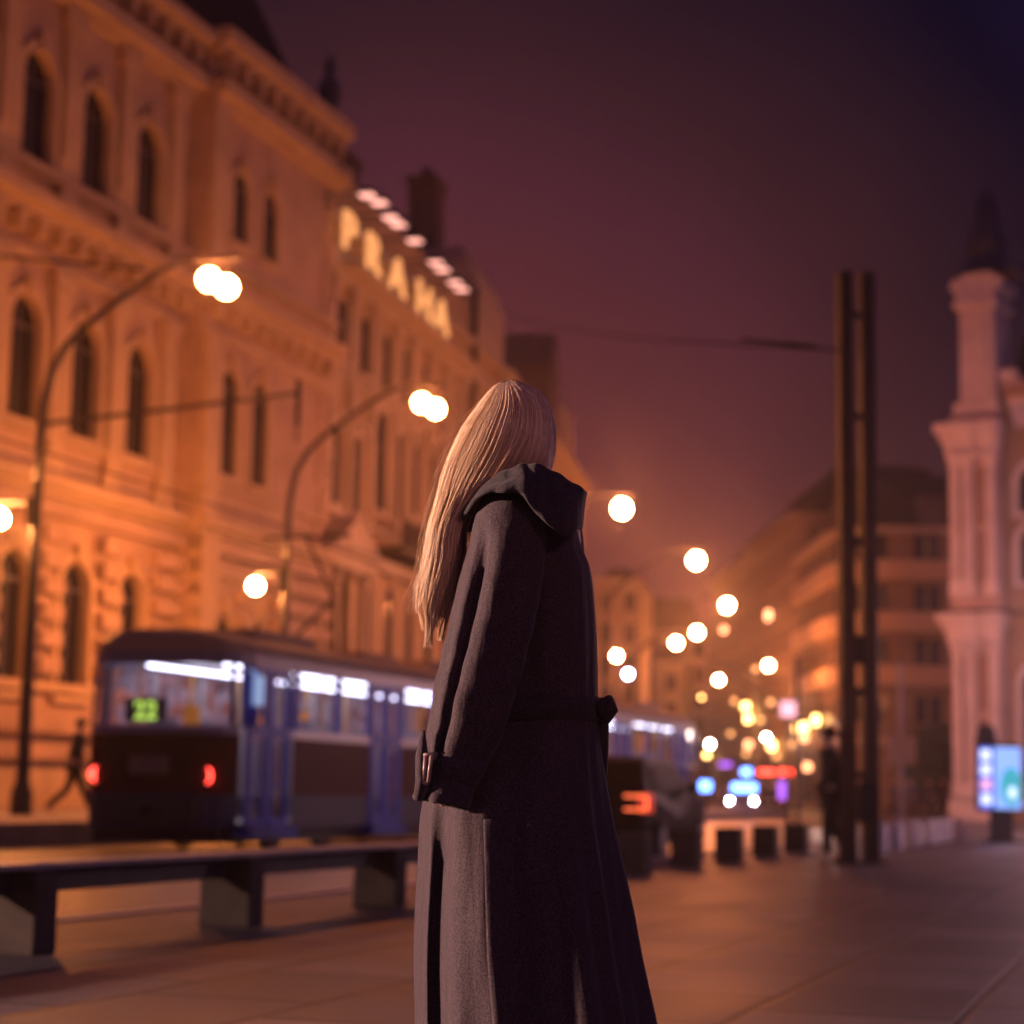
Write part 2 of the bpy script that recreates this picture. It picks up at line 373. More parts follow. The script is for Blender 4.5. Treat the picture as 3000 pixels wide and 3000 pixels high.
L1 = [(0.02, 1.2, .22), (3.0, 3.22, .2), (7.62, 7.78, .2), (7.78, 8.1, .42), (8.95, 9.1, .16), (13.1, 13.3, .14), (14.0, 14.25, .3), (14.25, 14.55, .6), (15.15, 15.32, .28), (19.65, 19.85, .25), (19.85, 20.25, .55), (21.0, 21.2, .35), (21.2, 21.52, .65)]
bands(m, U0, UB, L1); bands(m, UB - .003, U1 + .2, [(a, c, p + .003) for a, c, p in L1[:11]] + [(21.05, 21.3, .35), (21.3, 21.72, .6)], y=-.45)
for k in range(26):      # modillions under the top cornice and dentil blocks
    u = U0 + .4 + k * .9
    if u < UB - .2: m.box(u, u + .22, -.5, .02, 20.5, 20.98); m.box(u, u + .3, -.4, .02, 13.55, 13.98)
for k in range(9):
    u = UB + .4 + k * .95; m.box(u, u + .22, -.95, -.43, 20.5, 21.03); m.box(u, u + .3, -.85, -.43, 13.55, 13.98)
m.build('cornice', TRIM1, B1)
for u in [w_ + 1.35 for w_ in wl] + [wl[-1] - 1.35]:
    m = MB()
    for z0, z1 in ((8.11, 13.08), (15.33, 19.63)):
        m.box(u - .42, u + .42, -.16, .03, z0, z0 + .5); m.box(u - .32, u + .32, -.2, .03, z0 + .5, z1 - .45); m.box(u - .45, u + .45, -.26, .03, z1 - .45, z1)
    m.box(u - .4, u + .4, -.24, .03, 14.56, 15.14)
    m.build('pilaster', TRIM1, B1)
m = MB(); m.box(UB + .05, UB + .95, -.75, -.42, 8.11, 13.08); m.box(UB + .05, UB + .95, -.7, -.42, 15.33, 19.63); m.box(UB, UB + 1.0, -.8, -.42, 1.22, 7.6); m.build('pilaster', TRIM1, B1)
for u, ww, zb, zt, ar in up + md + gd_: window(B1, u, zb, ww, zt - zb, ar, TRIM1, d=.2, rel=.1)
for u, ww, zb, zt, ar in up_r + md_r + gd_r: window(B1, u, zb, ww, zt - zb, ar, TRIM1, y=-.45, d=.12, rel=.06)
m = MB(); HP = [(9.35, .35, 21.45), (8.2, .55, 23.0), (.8, 1.3, 28.5)]
m.face([(U0, .35, 21.45), HP[0], HP[1], (U0, .55, 23.0)]); m.face([(U0, .55, 23.0), HP[1], HP[2], (U0, 1.3, 28.5)]); m.face([(U0, 1.3, 28.5), HP[2], (.8, 11, 28.5), (U0, 11, 28.5)])
m.face([HP[0], (9.35, 13.5, 21.45), (8.2, 13.2, 23.0), HP[1]]); m.face([HP[1], (8.2, 13.2, 23.0), (.8, 11, 28.5), HP[2]]); m.face([(U0, 13.5, 21.45), (9.35, 13.5, 21.45), (8.2, 13.2, 23.0), (U0, 13.2, 23.0)]); m.face([(U0, 13.2, 23.0), (8.2, 13.2, 23.0), (.8, 11, 28.5), (U0, 11, 28.5)])
m.build('roof', ROOF, B1)
m = MB(); p = on_plane(962, 260, O1, A1); uu = p[0]
m.lathe([(.45, 0), (.3, .25), (.28, .7), (.42, 1.0), (.35, 1.5), (.12, 1.7), (.22, 2.0), (.02, 2.5)], c=(uu - .6, -.3, 21.6)); m.build('finial', COPPER, B1, smooth=True)
# --- building 2: insurance house with the lit PRAHA letters
A2 = R(13.1); O2 = (-6.28, 60.8)
B2 = building('corniced_house', O2, R(90 - 13.1), 'ornate ochre house with five lit roof letters, next to the stone palace')
W2 = 25.0
ops = [(-.0 + .55, .85, 10.5, 14.0, False), (2.45, .8, 9.95, 12.5, False), (4.7, .8, 9.95, 12.5, False), (7.4, 1.15, 10.4, 13.9, False), (9.7, .8, 10.4, 13.6, False), (11.9, .9, 10.9, 14.0, False), (14.4, .9, 10.9, 14.0, False), (17, .9, 10.9, 14.0, False), (19.4, .9, 10.9, 14, False), (22, .9, 10.9, 14, False)]
ops += [(u, .95, 14.75, 16.75, False) for u in (2.65, 5.2, 7.8, 10.4, 13, 15.6, 18.2, 22)] + [(.62, .75, 15.5, 17.2, True)]
ops += [(u, .85, 1.0, 7.6, False) for u in (.7, 2.2, 3.7)] + [(u, 1.0, 4.6, 7.9, True) for u in (6.3, 8.9, 11.5, 14.1, 16.7, 19.3, 21.9)] + [(u, 1.3, .6, 3.6, False) for u in (6.3, 8.9, 11.5, 14.1, 16.7, 19.3, 21.9)]
m = MB(); facade_wall(m, 0, W2, 0, 19.2, ops, d=.1); body_rest(m, 0, W2, 19.2, 13); m.build('wall', STUCCO2, B2)
for u, ww, zb, zt, ar in ops: window(B2, u, zb, ww, zt - zb, ar, TRIM2, hood=zb > 9 and zb < 11, d=.1, rel=.02)
m = MB(); bands(m, 0, W2, [(0.02, .9, .15), (3.85, 4.05, .2), (8.25, 8.6, .35), (8.6, 8.75, .15), (9.55, 9.75, .15), (14.25, 14.4, .12), (17.3, 17.5, .2), (17.5, 17.85, .5), (19.0, 19.25, .35)])
m.build('cornice', TRIM2, B2)
for u in (1.45, 3.55, 5.95, 8.65, 10.8, 13.15, 15.7, 18.2, 20.7):
    m = MB(); m.box(u - .2, u + .2, -.18, .03, 9.76, 17.28); m.box(u - .28, u + .28, -.26, .03, 13.3, 13.9); m.box(u - .28, u + .28, -.26, .03, 16.8, 17.28); m.build('pilaster', TRIM2, B2)
m = MB()                     # portal: columns, entablature, pediment
for u in (.05, 1.45, 2.95, 4.35): m.lathe([(.24, .9), (.2, 1.2), (.19, 4.5), (.16, 7.4), (.26, 7.7)], c=(u, -.45, 0), n=12)
m.box(-.35, 4.75, -.8, -.1, 7.72, 8.2)
m.face([(-.6, -1.0, 8.2), (5.0, -1.0, 8.2), (2.2, -1.0, 9.5)]); m.face([(-.6, -1.0, 8.2), (2.2, -1.0, 9.5), (2.2, -.02, 9.5), (-.6, -.02, 8.2)]); m.face([(5.0, -1.0, 8.2), (2.2, -1.0, 9.5), (2.2, -.02, 9.5), (5.0, -.02, 8.2)]); m.face([(-.6, -1.0, 8.2), (5, -1.0, 8.2), (5, -.02, 8.2), (-.6, -.02, 8.2)])
m.build('portal', TRIM2, B2)
m = MB(); m.box(6.5, 12.6, -1.15, -.02, 8.9, 9.08)
m.box(6.5, 12.6, -1.13, -1.09, 9.95, 10.03)
for k in range(42): m.box(6.52 + k * .146, 6.55 + k * .146, -1.12, -1.09, 9.08, 9.95)
m.build('balcony', IRON, B2)
# attic storey that carries the letters, end turret, roof
m = MB(); m.box(.4, 19.0, .02, 2.0, 19.2, 20.9); m.box(1.0, 18.6, .3, 2.0, 20.9, 21.25); m.build('attic', STUCCO2, B2)
m = MB(); m.box(20.1, 24.7, -.2, 4.2, 19.2, 21.6); m.box(20.4, 24.4, -.05, 4.0, 21.6, 22.2)
for k in range(8): a = k / 8; m.box(20.6 + 1.7 * a * a, 24.2 - 1.7 * a * a, .1 + a, 3.8 - a, 22.2 + .22 * k, 22.2 + .22 * (k + 1))
m.build('turret', TRIM2, B2)
m = MB(); m.face([(.5, 1.2, 20.9), (18.8, 1.2, 20.9), (17.6, 3.2, 24.2), (1.6, 3.2, 24.2)]); m.face([(.5, 1.2, 20.9), (1.6, 3.2, 24.2), (1.6, 12, 24.2), (.5, 12.5, 20.9)]); m.face([(18.8, 1.2, 20.9), (17.6, 3.2, 24.2), (17.6, 12, 24.2), (18.8, 12.5, 20.9)]); m.face([(1.6, 3.2, 24.2), (17.6, 3.2, 24.2), (17.6, 12, 24.2), (1.6, 12, 24.2)]); m.face([(.5, 12.5, 20.9), (18.8, 12.5, 20.9), (17.6, 12, 24.2), (1.6, 12, 24.2)])
m.build('roof', ROOF, B2)
for px, py, y in ((1035, 480, 2.0), (1290, 545, 2.5)):
    t, z = on_plane(px, py, (O2[0] - .97 * y, O2[1] + .22 * y), A2); m = MB(); m.box(t - .8, t + .8, y, y + 1.2, 21, z); m.box(t - .95, t + .95, y - .12, y + 1.32, z, z + .25)
    for k in (-.4, .15): m.box(t + k, t + k + .25, y + .4, y + .75, z + .25, z + .75)
    m.build('chimney', mat('dark_brick', (.09, .055, .05), .85, var=.2, scale=5), B2)
m = MB(); t, z = on_plane(1376, 1000, O2, A2); m.tube([(t, -.22, 4), (t, -.22, 21.4)], .13); m.build('gap_strip', IRON, B2)  # dark tube standing in for the dark gap beside the turret
LETT = emis('letter_glow', (1.0, .38, .13), 1.3)  # floodlight on the letters put in as their own glow
for ch, (px, py) in zip('PRAHA', ((1022, 718), (1092, 800), (1163, 876), (1242, 945), (1292, 990))):
    t, z = on_plane(px, py, (O2[0] + .95, O2[1] - .22), A2)
    text_mesh(ch, 'sign_letter', LETT, B2, 1.8, .07, Matrix.Translation((t, -.98, 17.66)) @ Matrix.Rotation(R(90), 4, 'X') @ Matrix.Diagonal((1.6, 1, 1, 1)), bold=-.012)
m = MB(); m.box(1.2, 17.2, -1.05, -.52, 17.44, 17.6); m.build('sign_ledge', TRIM2, B2)
FLOODE = emis('flood_lens', (1.0, .42, .33), 2.4)
for px, py in ((1080, 575), (1115, 597), (1147, 640), (1170, 660), (1218, 708), (1280, 772), (1300, 793), (1335, 830), (1355, 850)):
    t, z = on_plane(px, py, (O2[0] + 1.75, O2[1] - .41), A2)
    m = MB(); m.tube([(t - .1, .25, z - .35), (t - .1, -.6, z + .1), (t, -1.5, z + .14)], .035, 6); m.box(t - .32, t + .32, -2.02, -1.5, z + .03, z + .2)
    m.mi = 1; m.face([(t - .28, -2.0, z + .02), (t + .28, -2.0, z + .02), (t + .28, -1.52, z + .02), (t - .28, -1.52, z + .02)])
    m.build('floodlight', [IRON, FLOODE], B2)
# --- building 3 and the rest of the left row
def simple_block(name, O, rz, W, Hh, D, wallm, trimm, label, floors, wspace=2.6, ww=1.0, roof=3.0, base=4.2, balc=False, shop=None, roofinset=1.2):
    B = building(name, O, rz, label)
    fh = (Hh - base - .8) / floors; nw = max(1, int(W / wspace)); ops = []
    for f in range(floors):
        for k in range(nw):
            ops.append((W * (k + .5) / nw, ww, base + fh * f + .75, base + fh * f + .75 + fh * .58, False))
    gops = [(W * (k + .5) / max(1, nw // 2), 1.9, .35, base - .9, False) for k in range(max(1, nw // 2))]
    m = MB(); facade_wall(m, 0, W, 0, Hh, ops + gops, d=.12); body_rest(m, 0, W, Hh, D); m.build('wall', wallm, B)
    for u, a, zb, zt, ar in ops: window(B, u, zb, a, zt - zb, ar, trimm, d=.12, rel=.03)
    for u, a, zb, zt, ar in gops: window(B, u, zb, a, zt - zb, ar, trimm, hood=False, name='shop_window', glass=shop, bars=2, d=.12)
    m = MB(); bands(m, 0, W, [(0.02, .3, .08), (base - .4, base, .22), (Hh - .55, Hh - .3, .3), (Hh - .3, Hh, .55)] + [(base + fh * f, base + fh * f + .16, .1) for f in range(1, floors)]); m.build('cornice', trimm, B)
    m = MB(); i = roofinset; z2 = Hh + roof; j = i + roof * .55
    P = [(i * .3, i, Hh), (W - i * .3, i, Hh), (W - i * .3, D - i, Hh), (i * .3, D - i, Hh)]; Q = [(j * .6, j, z2), (W - j * .6, j, z2), (W - j * .6, D - j, z2), (j * .6, D - j, z2)]
    m.face(Q)
    for k in range(4): m.face([P[k], P[(k + 1) % 4], Q[(k + 1) % 4], Q[k]])
    m.build('roof', ROOF, B)
    return B
A3 = R(8.5); O3 = (-.66, 84.97)
B3 = simple_block('gabled_house', O3, R(90 - 8.5), 33, 19.2, 13, STUCCO3, TRIM2, 'lamp lit yellow house with dark gable, beyond the house with letters', 4, 2.75, 1.0, 3.2)
m = MB(); t, z = on_plane(1612, 1010, O3, A3)
m.box(t - 1.6, t + 1.4, -.25, 3, 19.2, z - 1.5); m.face([(t - 1.8, -.3, z - 1.5), (t + 1.6, -.3, z - 1.5), (t - .1, -.3, z + .6)]); m.face([(t - 1.8, -.3, z - 1.5), (t - .1, -.3, z + .6), (t - .1, 3.2, z + .6), (t - 1.8, 3.2, z - 1.5)]); m.face([(t + 1.6, -.3, z - 1.5), (t - .1, -.3, z + .6), (t - .1, 3.2, z + .6), (t + 1.6, 3.2, z - 1.5)])
m.build('gable', mat('dark_gable', (.12, .08, .06), .8), B3)
m = MB(); t, z = on_plane(1665, 1125, O3, A3); m.lathe([(1.9, 19.2), (1.9, z - 2.0), (1.6, z - .9), (.9, z - .2), (.1, z)], c=(t, 1.6, 0)); m.build('dome', TRIM2, B3, smooth=True)
simple_block('far_house', at(1735, 2300, 150).to_2d(), R(-8), 3.6, 17.0, 12, STUCCO3, TRIM2, 'narrow orange lit house just right of the woman, far down the street', 5, 1.7, .8, 1.0)
simple_block('far_house', at(1850, 2300, 176).to_2d(), R(-8), 4.6, 12.5, 12, STUCCO3, TRIM2, 'low orange lit house between the narrow house and the hazy end of the street', 3, 2.0, .9, 1.5)
simple_block('far_house', (10.4, 226), R(0), 12.5, 19.5, 14, STUCCO4, STUCCO4, 'dim brown house closing the far end of the street', 5, 2.5, 1.1, 4)
# --- right row: two houses and the rounded corner house
RA = R(-2.0); RO = (21.9, 150.2)
simple_block('row_house', (20.3, 199), R(-90 + 2), 24, 22.0, 14, STUCCO4, STUCCO5, 'farthest tall house on the right side, dim behind the street lamps', 5, 2.6, 1.1, 4)
simple_block('row_house', (21.1, 174.5), R(-90 + 2), 24, 22.5, 14, STUCCO4, STUCCO5, 'tall brown house joining the rounded corner house on its left', 5, 2.6, 1.1, 4)
BC = building('rounded_corner_house', (25.9, 134.5), 0, 'five storey house with rounded corner and pale balcony bands, beside the church')
rc = 4.0
def corner_path():
    P = []
    for k in range(7): P.append((-rc, 15.5 - 15.5 * k / 6, 'L'))
    for k in range(1, 10): a = math.pi + math.pi / 2 * k / 9; P.append((rc * math.cos(a), rc * math.sin(a), 'C'))
    for k in range(1, 6): P.append((12 * k / 5, -rc, 'R'))
    return P
CP = corner_path()
def strip(mb, z0, z1, off0, off1, pts=None):
    pts = pts or CP; n = len(pts)
    def o(i, d):
        x, y, _ = pts[i]; x0, y0, _ = pts[max(i - 1, 0)]; x1, y1, _ = pts[min(i + 1, n - 1)]
        tx, ty = x1 - x0, y1 - y0; l = math.hypot(tx, ty) or 1; return (x - (-ty / l) * d, y - (tx / l) * d)
    A = [o(i, off0) for i in range(n)]; Bq = [o(i, off1) for i in range(n)]
    rows = [[(p[0], p[1], z0) for p in A], [(p[0], p[1], z0) for p in Bq], [(p[0], p[1], z1) for p in Bq], [(p[0], p[1], z1) for p in A]]
    mb.grid(rows, close_v=True)
fl = [4.6, 8.35, 11.9, 15.35, 18.5]
m = MB(); strip(m, 0, 18.6, -.6, 0); m.build('wall', mat('shaded_render', (.26, .17, .10), .85, var=.12, scale=.5), BC)  # recess shade between the bands put into a darker wall colour
for z in fl[1:4]:
    m = MB(); strip(m, z - .1, z + 1.15, -.02, .55); m.build('balcony_band', mat('lit_band', (.66, .48, .28), .8), BC)  # lamplight on the bands put into a paler colour
m = MB(); strip(m, 4.3, 4.9, -.02, .45); m.build('cornice', TRIM2, BC)
m = MB(); strip(m, 18.3, 18.75, -.02, .6); m.build('cornice', TRIM2, BC)
for z in fl[0:4]:
    zb, zt = z + 1.3, z + 2.95
    for k in range(7):
        mm = MB(); y0 = 14.6 - 2.15 * k; mm.box(-rc - .03, -rc + .25, y0 - 1.5, y0, zb, zt); mm.mi = 1; mm.box(-rc - .07, -rc + .2, y0 - .8, y0 - .7, zb, zt); mm.build('window', [WGLASS, TRIM2], BC)
    for k in range(3):
        mm = MB(); a0 = math.pi + .22 + k * .42
        q = [(math.cos(a0 + j * .09) * (rc + .03), math.sin(a0 + j * .09) * (rc + .03)) for j in range(4)]; q2 = [(x * .93, y_ * .93) for x, y_ in q]
        mm.grid([[(x, y_, zb) for x, y_ in q2], [(x, y_, zb) for x, y_ in q], [(x, y_, zt) for x, y_ in q], [(x, y_, zt) for x, y_ in q2]], close_v=True); mm.build('window', WGLASS, BC)
    for k in range(4):
        mm = MB(); x0 = .8 + 2.9 * k; mm.box(x0, x0 + 1.7, -rc - .03, -rc + .25, zb - .1, zt); mm.mi = 1; mm.box(x0 + .8, x0 + .9, -rc - .07, -rc + .2, zb - .1, zt); mm.build('window', [WGLASS, TRIM2], BC)
for k in range(6):
    mm = MB(); y0 = 14.2 - 2.4 * k; mm.box(-rc - .03, -rc + .25, y0 - 1.9, y0, .4, 3.6); mm.build('shop_window', WGLASS, BC)
for k in range(3):
    mm = MB(); x0 = .4 + 3.4 * k; mm.box(x0, x0 + 2.6, -rc - .03, -rc + .25, .4, 3.7); mm.build('shop_window', WGLASS, BC)
m = MB(); RP = [(x, y, 'r') for x, y, _ in CP]
n_ = len(CP)
def inner(i, d):
    x, y, _ = CP[i]; x0, y0, _ = CP[max(i - 1, 0)]; x1, y1, _ = CP[min(i + 1, n_ - 1)]; tx, ty = x1 - x0, y1 - y0; l = math.hypot(tx, ty); return (x + (-ty / l) * d, y + (tx / l) * d)
rows = []
for d, z in ((.2, 18.7), (.9, 20.3), (1.4, 21.0), (3.2, 22.7)):
    rows.append([(CP[i][0] + (d if CP[i][2] == 'L' else (-CP[i][0] / rc * d if CP[i][2] == 'C' else 0)), CP[i][1] + (d if CP[i][2] == 'R' else (-CP[i][1] / rc * d if CP[i][2] == 'C' else 0)), z) for i in range(n_)])
m.grid(rows); m.face([rows[-1][0], rows[-1][7], rows[-1][15], rows[-1][-1], (12, 15.5, 22.7)]); m.build('roof', ROOF, BC)
m = MB(); m.face([(-3.4, 15.5, 0), (12, 15.5, 0), (12, 15.5, 19), (-3.4, 15.5, 19)]); m.face([(12, -3.4, 0), (12, 15.5, 0), (12, 15.5, 19), (12, -3.4, 19)]); m.build('rear_wall', STUCCO5, BC)
DLEAD = mat('dormer_lead', (.1, .07, .06), .7)
for y0 in (12.2, 8.6, 5.0, 1.4): m = MB(); m.box(-rc + .3, -rc + 2.2, y0 - 1.3, y0, 18.8, 20.9); m.build('dormer', DLEAD, BC)
for x0 in (1.2, 5.0, 8.6): m = MB(); m.box(x0, x0 + 1.8, -rc + .3, -rc + 2.2, 18.8, 20.9); m.build('dormer', DLEAD, BC)
# --- baroque church at the right edge
CH = building('baroque_church', (17.95, 80.0), R(-32), 'pale floodlit baroque church front with paired pilasters at the right edge')
m = MB()
m.box(-.1, 1.95, 0, 6, 0, 16.4); m.build('pavilion', mat('church_wall_rose', (.50, .35, .31), .8, var=.15, scale=1), CH)
m = MB(); ops = [(u, 1.6, zb, zt, True) for u in (3.3, 6.9, 10.5) for zb, zt in ((1.5, 6.2), (9.6, 11.9), (12.4, 14.4))]
facade_wall(m, 1.95, 16, 0, 17.6, ops, y=.9); m.face([(1.95, .9, 17.6), (16, .9, 17.6), (16, 10, 17.6), (1.95, 10, 17.6)]); m.face([(16, .9, 0), (16, 10, 0), (16, 10, 17.6), (16, .9, 17.6)]); m.face([(1.95, 10, 0), (16, 10, 0), (16, 10, 17.6), (1.95, 10, 17.6)]); m.build('nave_wall', OCHRE, CH)
for u, ww, zb, zt, ar in ops: window(CH, u, zb, ww, zt - zb, ar, PINKST, y=.9)
for u in (.2, .72, 1.68):
    for z0, z1 in ((.9, 7.3), (9.0, 15.0)):
        m = MB(); m.box(u - .25, u + .25, -.30, .03, z0, z0 + .6); m.box(u - .18, u + .18, -.24, .03, z0 + .6, z1 - .7)
        for q in (-.13, 0, .13): m.box(u + q - .035, u + q + .035, -.28, .03, z0 + .7, z1 - .8)
        m.box(u - .24, u + .24, -.26, .03, z1 - .7, z1 - .35); m.box(u - .32, u + .32, -.34, .03, z1 - .35, z1); m.build('pilaster', PINKST, CH)
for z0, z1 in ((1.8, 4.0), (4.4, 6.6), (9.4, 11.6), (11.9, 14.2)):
    m = MB(); m.box(1.02, 1.42, -.06, .03, z0, z1); m.build('niche', mat('niche_shade', (.34, .22, .18), .85), CH)  # flat raised panel, the shade of a niche put into its colour
for z0, hs in ((7.3, (.35, .3, .35)), (15.0, (.35, .35, .4))):
    z = z0; m = MB()
    for hh, pr in zip(hs, (.16, .30, .48)):
        m.box(-.1 - pr, 1.95 + pr * .4, -pr, .5, z, z + hh - .004)
        for u in (.2, .72, 1.68): m.box(u - .3, u + .3, -pr - .16, -pr + .05, z + .01, z + hh - .012)
        z += hh
    for u in (.2, .46, .72, 1.2, 1.68): m.ball((u, -.42, z0 - .25), .17, 6)
    m.build('cornice', PINKST, CH)
m = MB(); m.box(-.25, 2.1, -.12, .4, 0.02, .88); m.build('plinth', PINKST, CH)
for z0, z1, z2 in ((7.3, 7.8, 8.2), (16.6, 17.1, 17.6)):
    m = MB(); bands(m, 2.25, 16, [(z0, z1, .3), (z1, z2, .65)], y=.9); m.build('nave_cornice', OCHRE, CH)
m = MB(); m.box(-.62, 2.2, -.62, .4, 8.3, 8.42); m.build('ledge_flashing', COPPER, CH)
m = MB(); m.box(2.25, 16, .2, 1.2, 8.205, 8.32); m.build('ledge_flashing', COPPER, CH)
m = MB()                     # attic with volute, then the slim bell turret and dark spire
m.box(.05, 1.9, .2, 3.4, 16.1, 17.0)
for k in range(6): m.box(1.9 + .12 * k, 2.6 + .3 * k, .5, 1.2, 17.0 + .0 - .4 * k + .9, 17.4 - .4 * k + .9)
m.build('attic', PINKST, CH)
m = MB(); m.box(.3, 1.8, .4, 2.2, 17.0, 21.0)
for u in (.36, .75, 1.2, 1.56): m.box(u, u + .17, .28, .45, 17.1, 20.8)
m.box(.12, 1.95, .15, 2.4, 21.0, 21.3); m.box(.2, 1.88, .25, 2.3, 21.3, 21.6); m.box(.4, 1.7, .4, 2.2, 21.6, 22.5); m.tube([(.25, .3, 21.98), (.25, 2.2, 21.98)], .32, 12); m.tube([(1.85, .3, 21.98), (1.85, 2.2, 21.98)], .32, 12); m.build('bell_turret', PINKST, CH)
m = MB(); m.lathe([(1.25, 0), (1.1, .35), (.75, .55), (.68, 1.0), (.8, 1.2), (.62, 1.8), (.45, 2.4), (.52, 2.8), (.3, 3.1), (.34, 3.4), (.05, 3.75)], c=(1.2, 1.3, 22.5), n=14, sx=1.15); m.build('spire', COPPER, CH, smooth=True)
m = MB(); m.face([(2.0, 1.0, 17.6), (16, 1.0, 17.6), (16, 4, 22.8), (3.0, 4, 22.8)]); m.face([(2.0, 1, 17.6), (3, 4, 22.8), (3, 10, 22.8), (2.0, 10, 17.6)]); m.face([(3, 4, 22.8), (16, 4, 22.8), (16, 10, 22.8), (3, 10, 22.8)]); m.build('roof', ROOF, CH)
# ------------------------------------------------------------------ street lamps
LAMP_LABEL = []
def make_lamp(arm=3.4, h=10.0, ped=True, bulbmat=BULB):
    root = empty('street_lamp')
    m = MB(); m.lathe([(.2, 0), (.2, .5), (.13, .7), (.11, 3.5), (.09, 6.2)], n=12)
    k = arm / 3.4; dz = h - 10
    prof = [(0, 6.2), (0, 7.0), (.03, 7.6), (.17, 8.25), (.42, 8.68), (.75, 9.0), (1.5, 9.52), (2.3, 10.0), (2.75, 10.17), (3.1, 10.2), (3.35, 10.16)]
    m.tube([(x * k, 0, z + dz) for x, z in prof], [.09, .085, .08, .075, .07, .065, .06, .055, .05, .05, .05], 8)
    m.build('pole', IRON, root, smooth=True)
    m = MB(); m.box(3.05 * k, 3.05 * k + .9, -.05, .05, 10.12 + dz, 10.2 + dz, taper=.02); hd = m.build('lamp_head', mat('lamp_hood', (.06, .06, .06), .4, metal=.3), root)
    for ox, oz in (((.27, -.08), (.62, -.24)) if ped else ((.45, -.14),)):
        m = MB(); m.ball((3.08 * k + ox, 0, 9.87 + dz + oz), .2 if ped else .27, 6); m.build('bulb', bulbmat, hd, smooth=True)
        m = MB(); m.tube([(3.08 * k + ox, 0, 10.1 + dz), (3.08 * k + ox, 0, 10.05 + dz + oz)], .03, 6); m.build('socket', IRON, hd)
    if ped:
        m = MB(); m.tube([(0, 0, 5.75), (-.5, 0, 5.82), (-.78, 0, 5.8), (-.8, 0, 5.7)], .03, 6); m.box(-.16, -.06, -.1, .1, 5.35, 5.9); br = m.build('bracket', IRON, root)
        m = MB(); m.ball((-.8, 0, 5.52), .17, 6); m.build('bulb', BULBP, br, smooth=True)
    return root
proto = make_lamp(); lone = make_lamp(ped=False, bulbmat=BULBF)
used = {'a': False, 'b': False}
def place_lamp(x, y, z, deg, label, near=True, copy_from=None):
    key = 'a' if near else 'b'; src = proto if near else lone
    o = src if not used[key] else copy_tree(src); used[key] = True
    o.location = (x, y, z); o.rotation_euler = (0, 0, R(-deg)); tag(o, label, 'street lamp', 'curved arm lamps along the left pavement'); return o
place_lamp(-8.75, 36.1, .18, 18.5, 'tall curved arm street lamp left of the tram, its pole nearest the camera')
place_lamp(-5.35, 46.9, .1, 18.5, 'curved arm street lamp rising behind the tram in front of the ornate house')
place_lamp(.1, 62.7, 0, 18.5, 'curved arm lamp whose lit head shines just right of the woman\'s collar', False)
place_lamp(3.7, 76.2, 0, 17, 'fourth curved arm lamp, its lit head up right of the woman\'s shoulder', False)
place_lamp(6.75, 93.7, 0, 11, 'fifth lamp of the curving row, lit head above the yellow house\'s far end', False)
place_lamp(6.8, 109.4, 0, 6, 'sixth lamp of the row, right one of two close lit heads over the street', False)
place_lamp(6.3, 117.0, 0, 3, 'seventh lamp of the row, left one of two close lit heads over the street', False)
place_lamp(3.45, 128.7, 0, -4, 'lamp at the bend, its lit head low beside the woman\'s elbow', False)
place_lamp(21.3, 136.0, 0, 178, 'lamp in front of the rounded corner house, reaching left over the road', False)
place_lamp(19.8, 154.0, 0, 178, 'lamp before the tall brown house, left of the rounded corner house', False)
place_lamp(11.7, 177.5, 0, 0, 'distant lamp low over the trams\' end, with one globe left of the yellow lights', False)
def globe_post(px, py, Y, bm_, label, r_=.17):
    p = at(px, py, Y); root = empty('globe_lamp', (p.x, p.y, 0), label=label, cat='globe lamp')
    m = MB(); m.tube([(0, 0, -.1), (0, 0, p.z - r_ * .9)], [.07, .045], 8); m.build('post', IRON, root)
    m = MB(); m.ball((0, 0, p.z), r_, 6); m.build('globe', bm_, root, smooth=True)
for i, (px, py, Y, bm_, l) in enumerate([(2080, 2180, 140, BULBW, 'white globe lamp low over the street behind the dark car'), (2245, 2160, 150, BULBW, 'white globe lamp left of the lit pink box sign'), (2433, 2145, 62, BULBW, 'white globe lamp just left of the steel pylon'), (1840, 1975, 95, BULBB, 'bluish globe lamp above the front tram'), (1900, 1930, 160, PURPL, 'faint purple globe lamp above the front tram'), (2055, 2043, 187, WARM, 'pale yellow globe lamp high over the end of the street')]): globe_post(px, py, Y, bm_, l)
# unseen lamps added to light the woman, the church front and the pale seats
def added_lamp(x, y, h, label, bm_, shield=None):
    root = empty('added_lamp', (x, y, 0), label=label, cat='added lamp')
    m = MB(); m.tube([(0, 0, 0), (0, 0, .6), (0, 0, h)], [.12, .07, .05], 8); m.build('post', IRON, root)
    m = MB(); m.lathe([(.3, h + .5), (.32, h + .46), (.05, h + .62)], n=12); m.build('hood', IRON, root)
    m = MB(); m.ball((0, 0, h + .25), .2, 6); m.build('globe', bm_, root, smooth=True)
    if shield:                 # curved plate added to keep this lamp's light off the bench and tram
        m = MB(); m.grid([[(.30 * math.cos(R(a)), .30 * math.sin(R(a)), z) for a in range(shield[0], shield[1] + 1, 5)] for z in (h - .15, h + .75)])
        o = m.build('light_blocker', IRON, root, smooth=True); so = o.modifiers.new('s', 'SOLIDIFY'); so.thickness = .01
CHFILL = emis('church_fill_bulb', (1.0, .50, .53), 1500)
added_lamp(17.5, 58, 6.0, 'added lamp out of frame right in front of the church', CHFILL)
added_lamp(13.4, 33.0, 3.4, 'low added lamp out of frame right, facing the pale block seats', emis('seat_fill_bulb', (1.0, .55, .66), 620))  # added to brighten the pale seats
added_lamp(24, 66, 6.0, 'second added lamp out of frame right, beside the church', CHFILL)
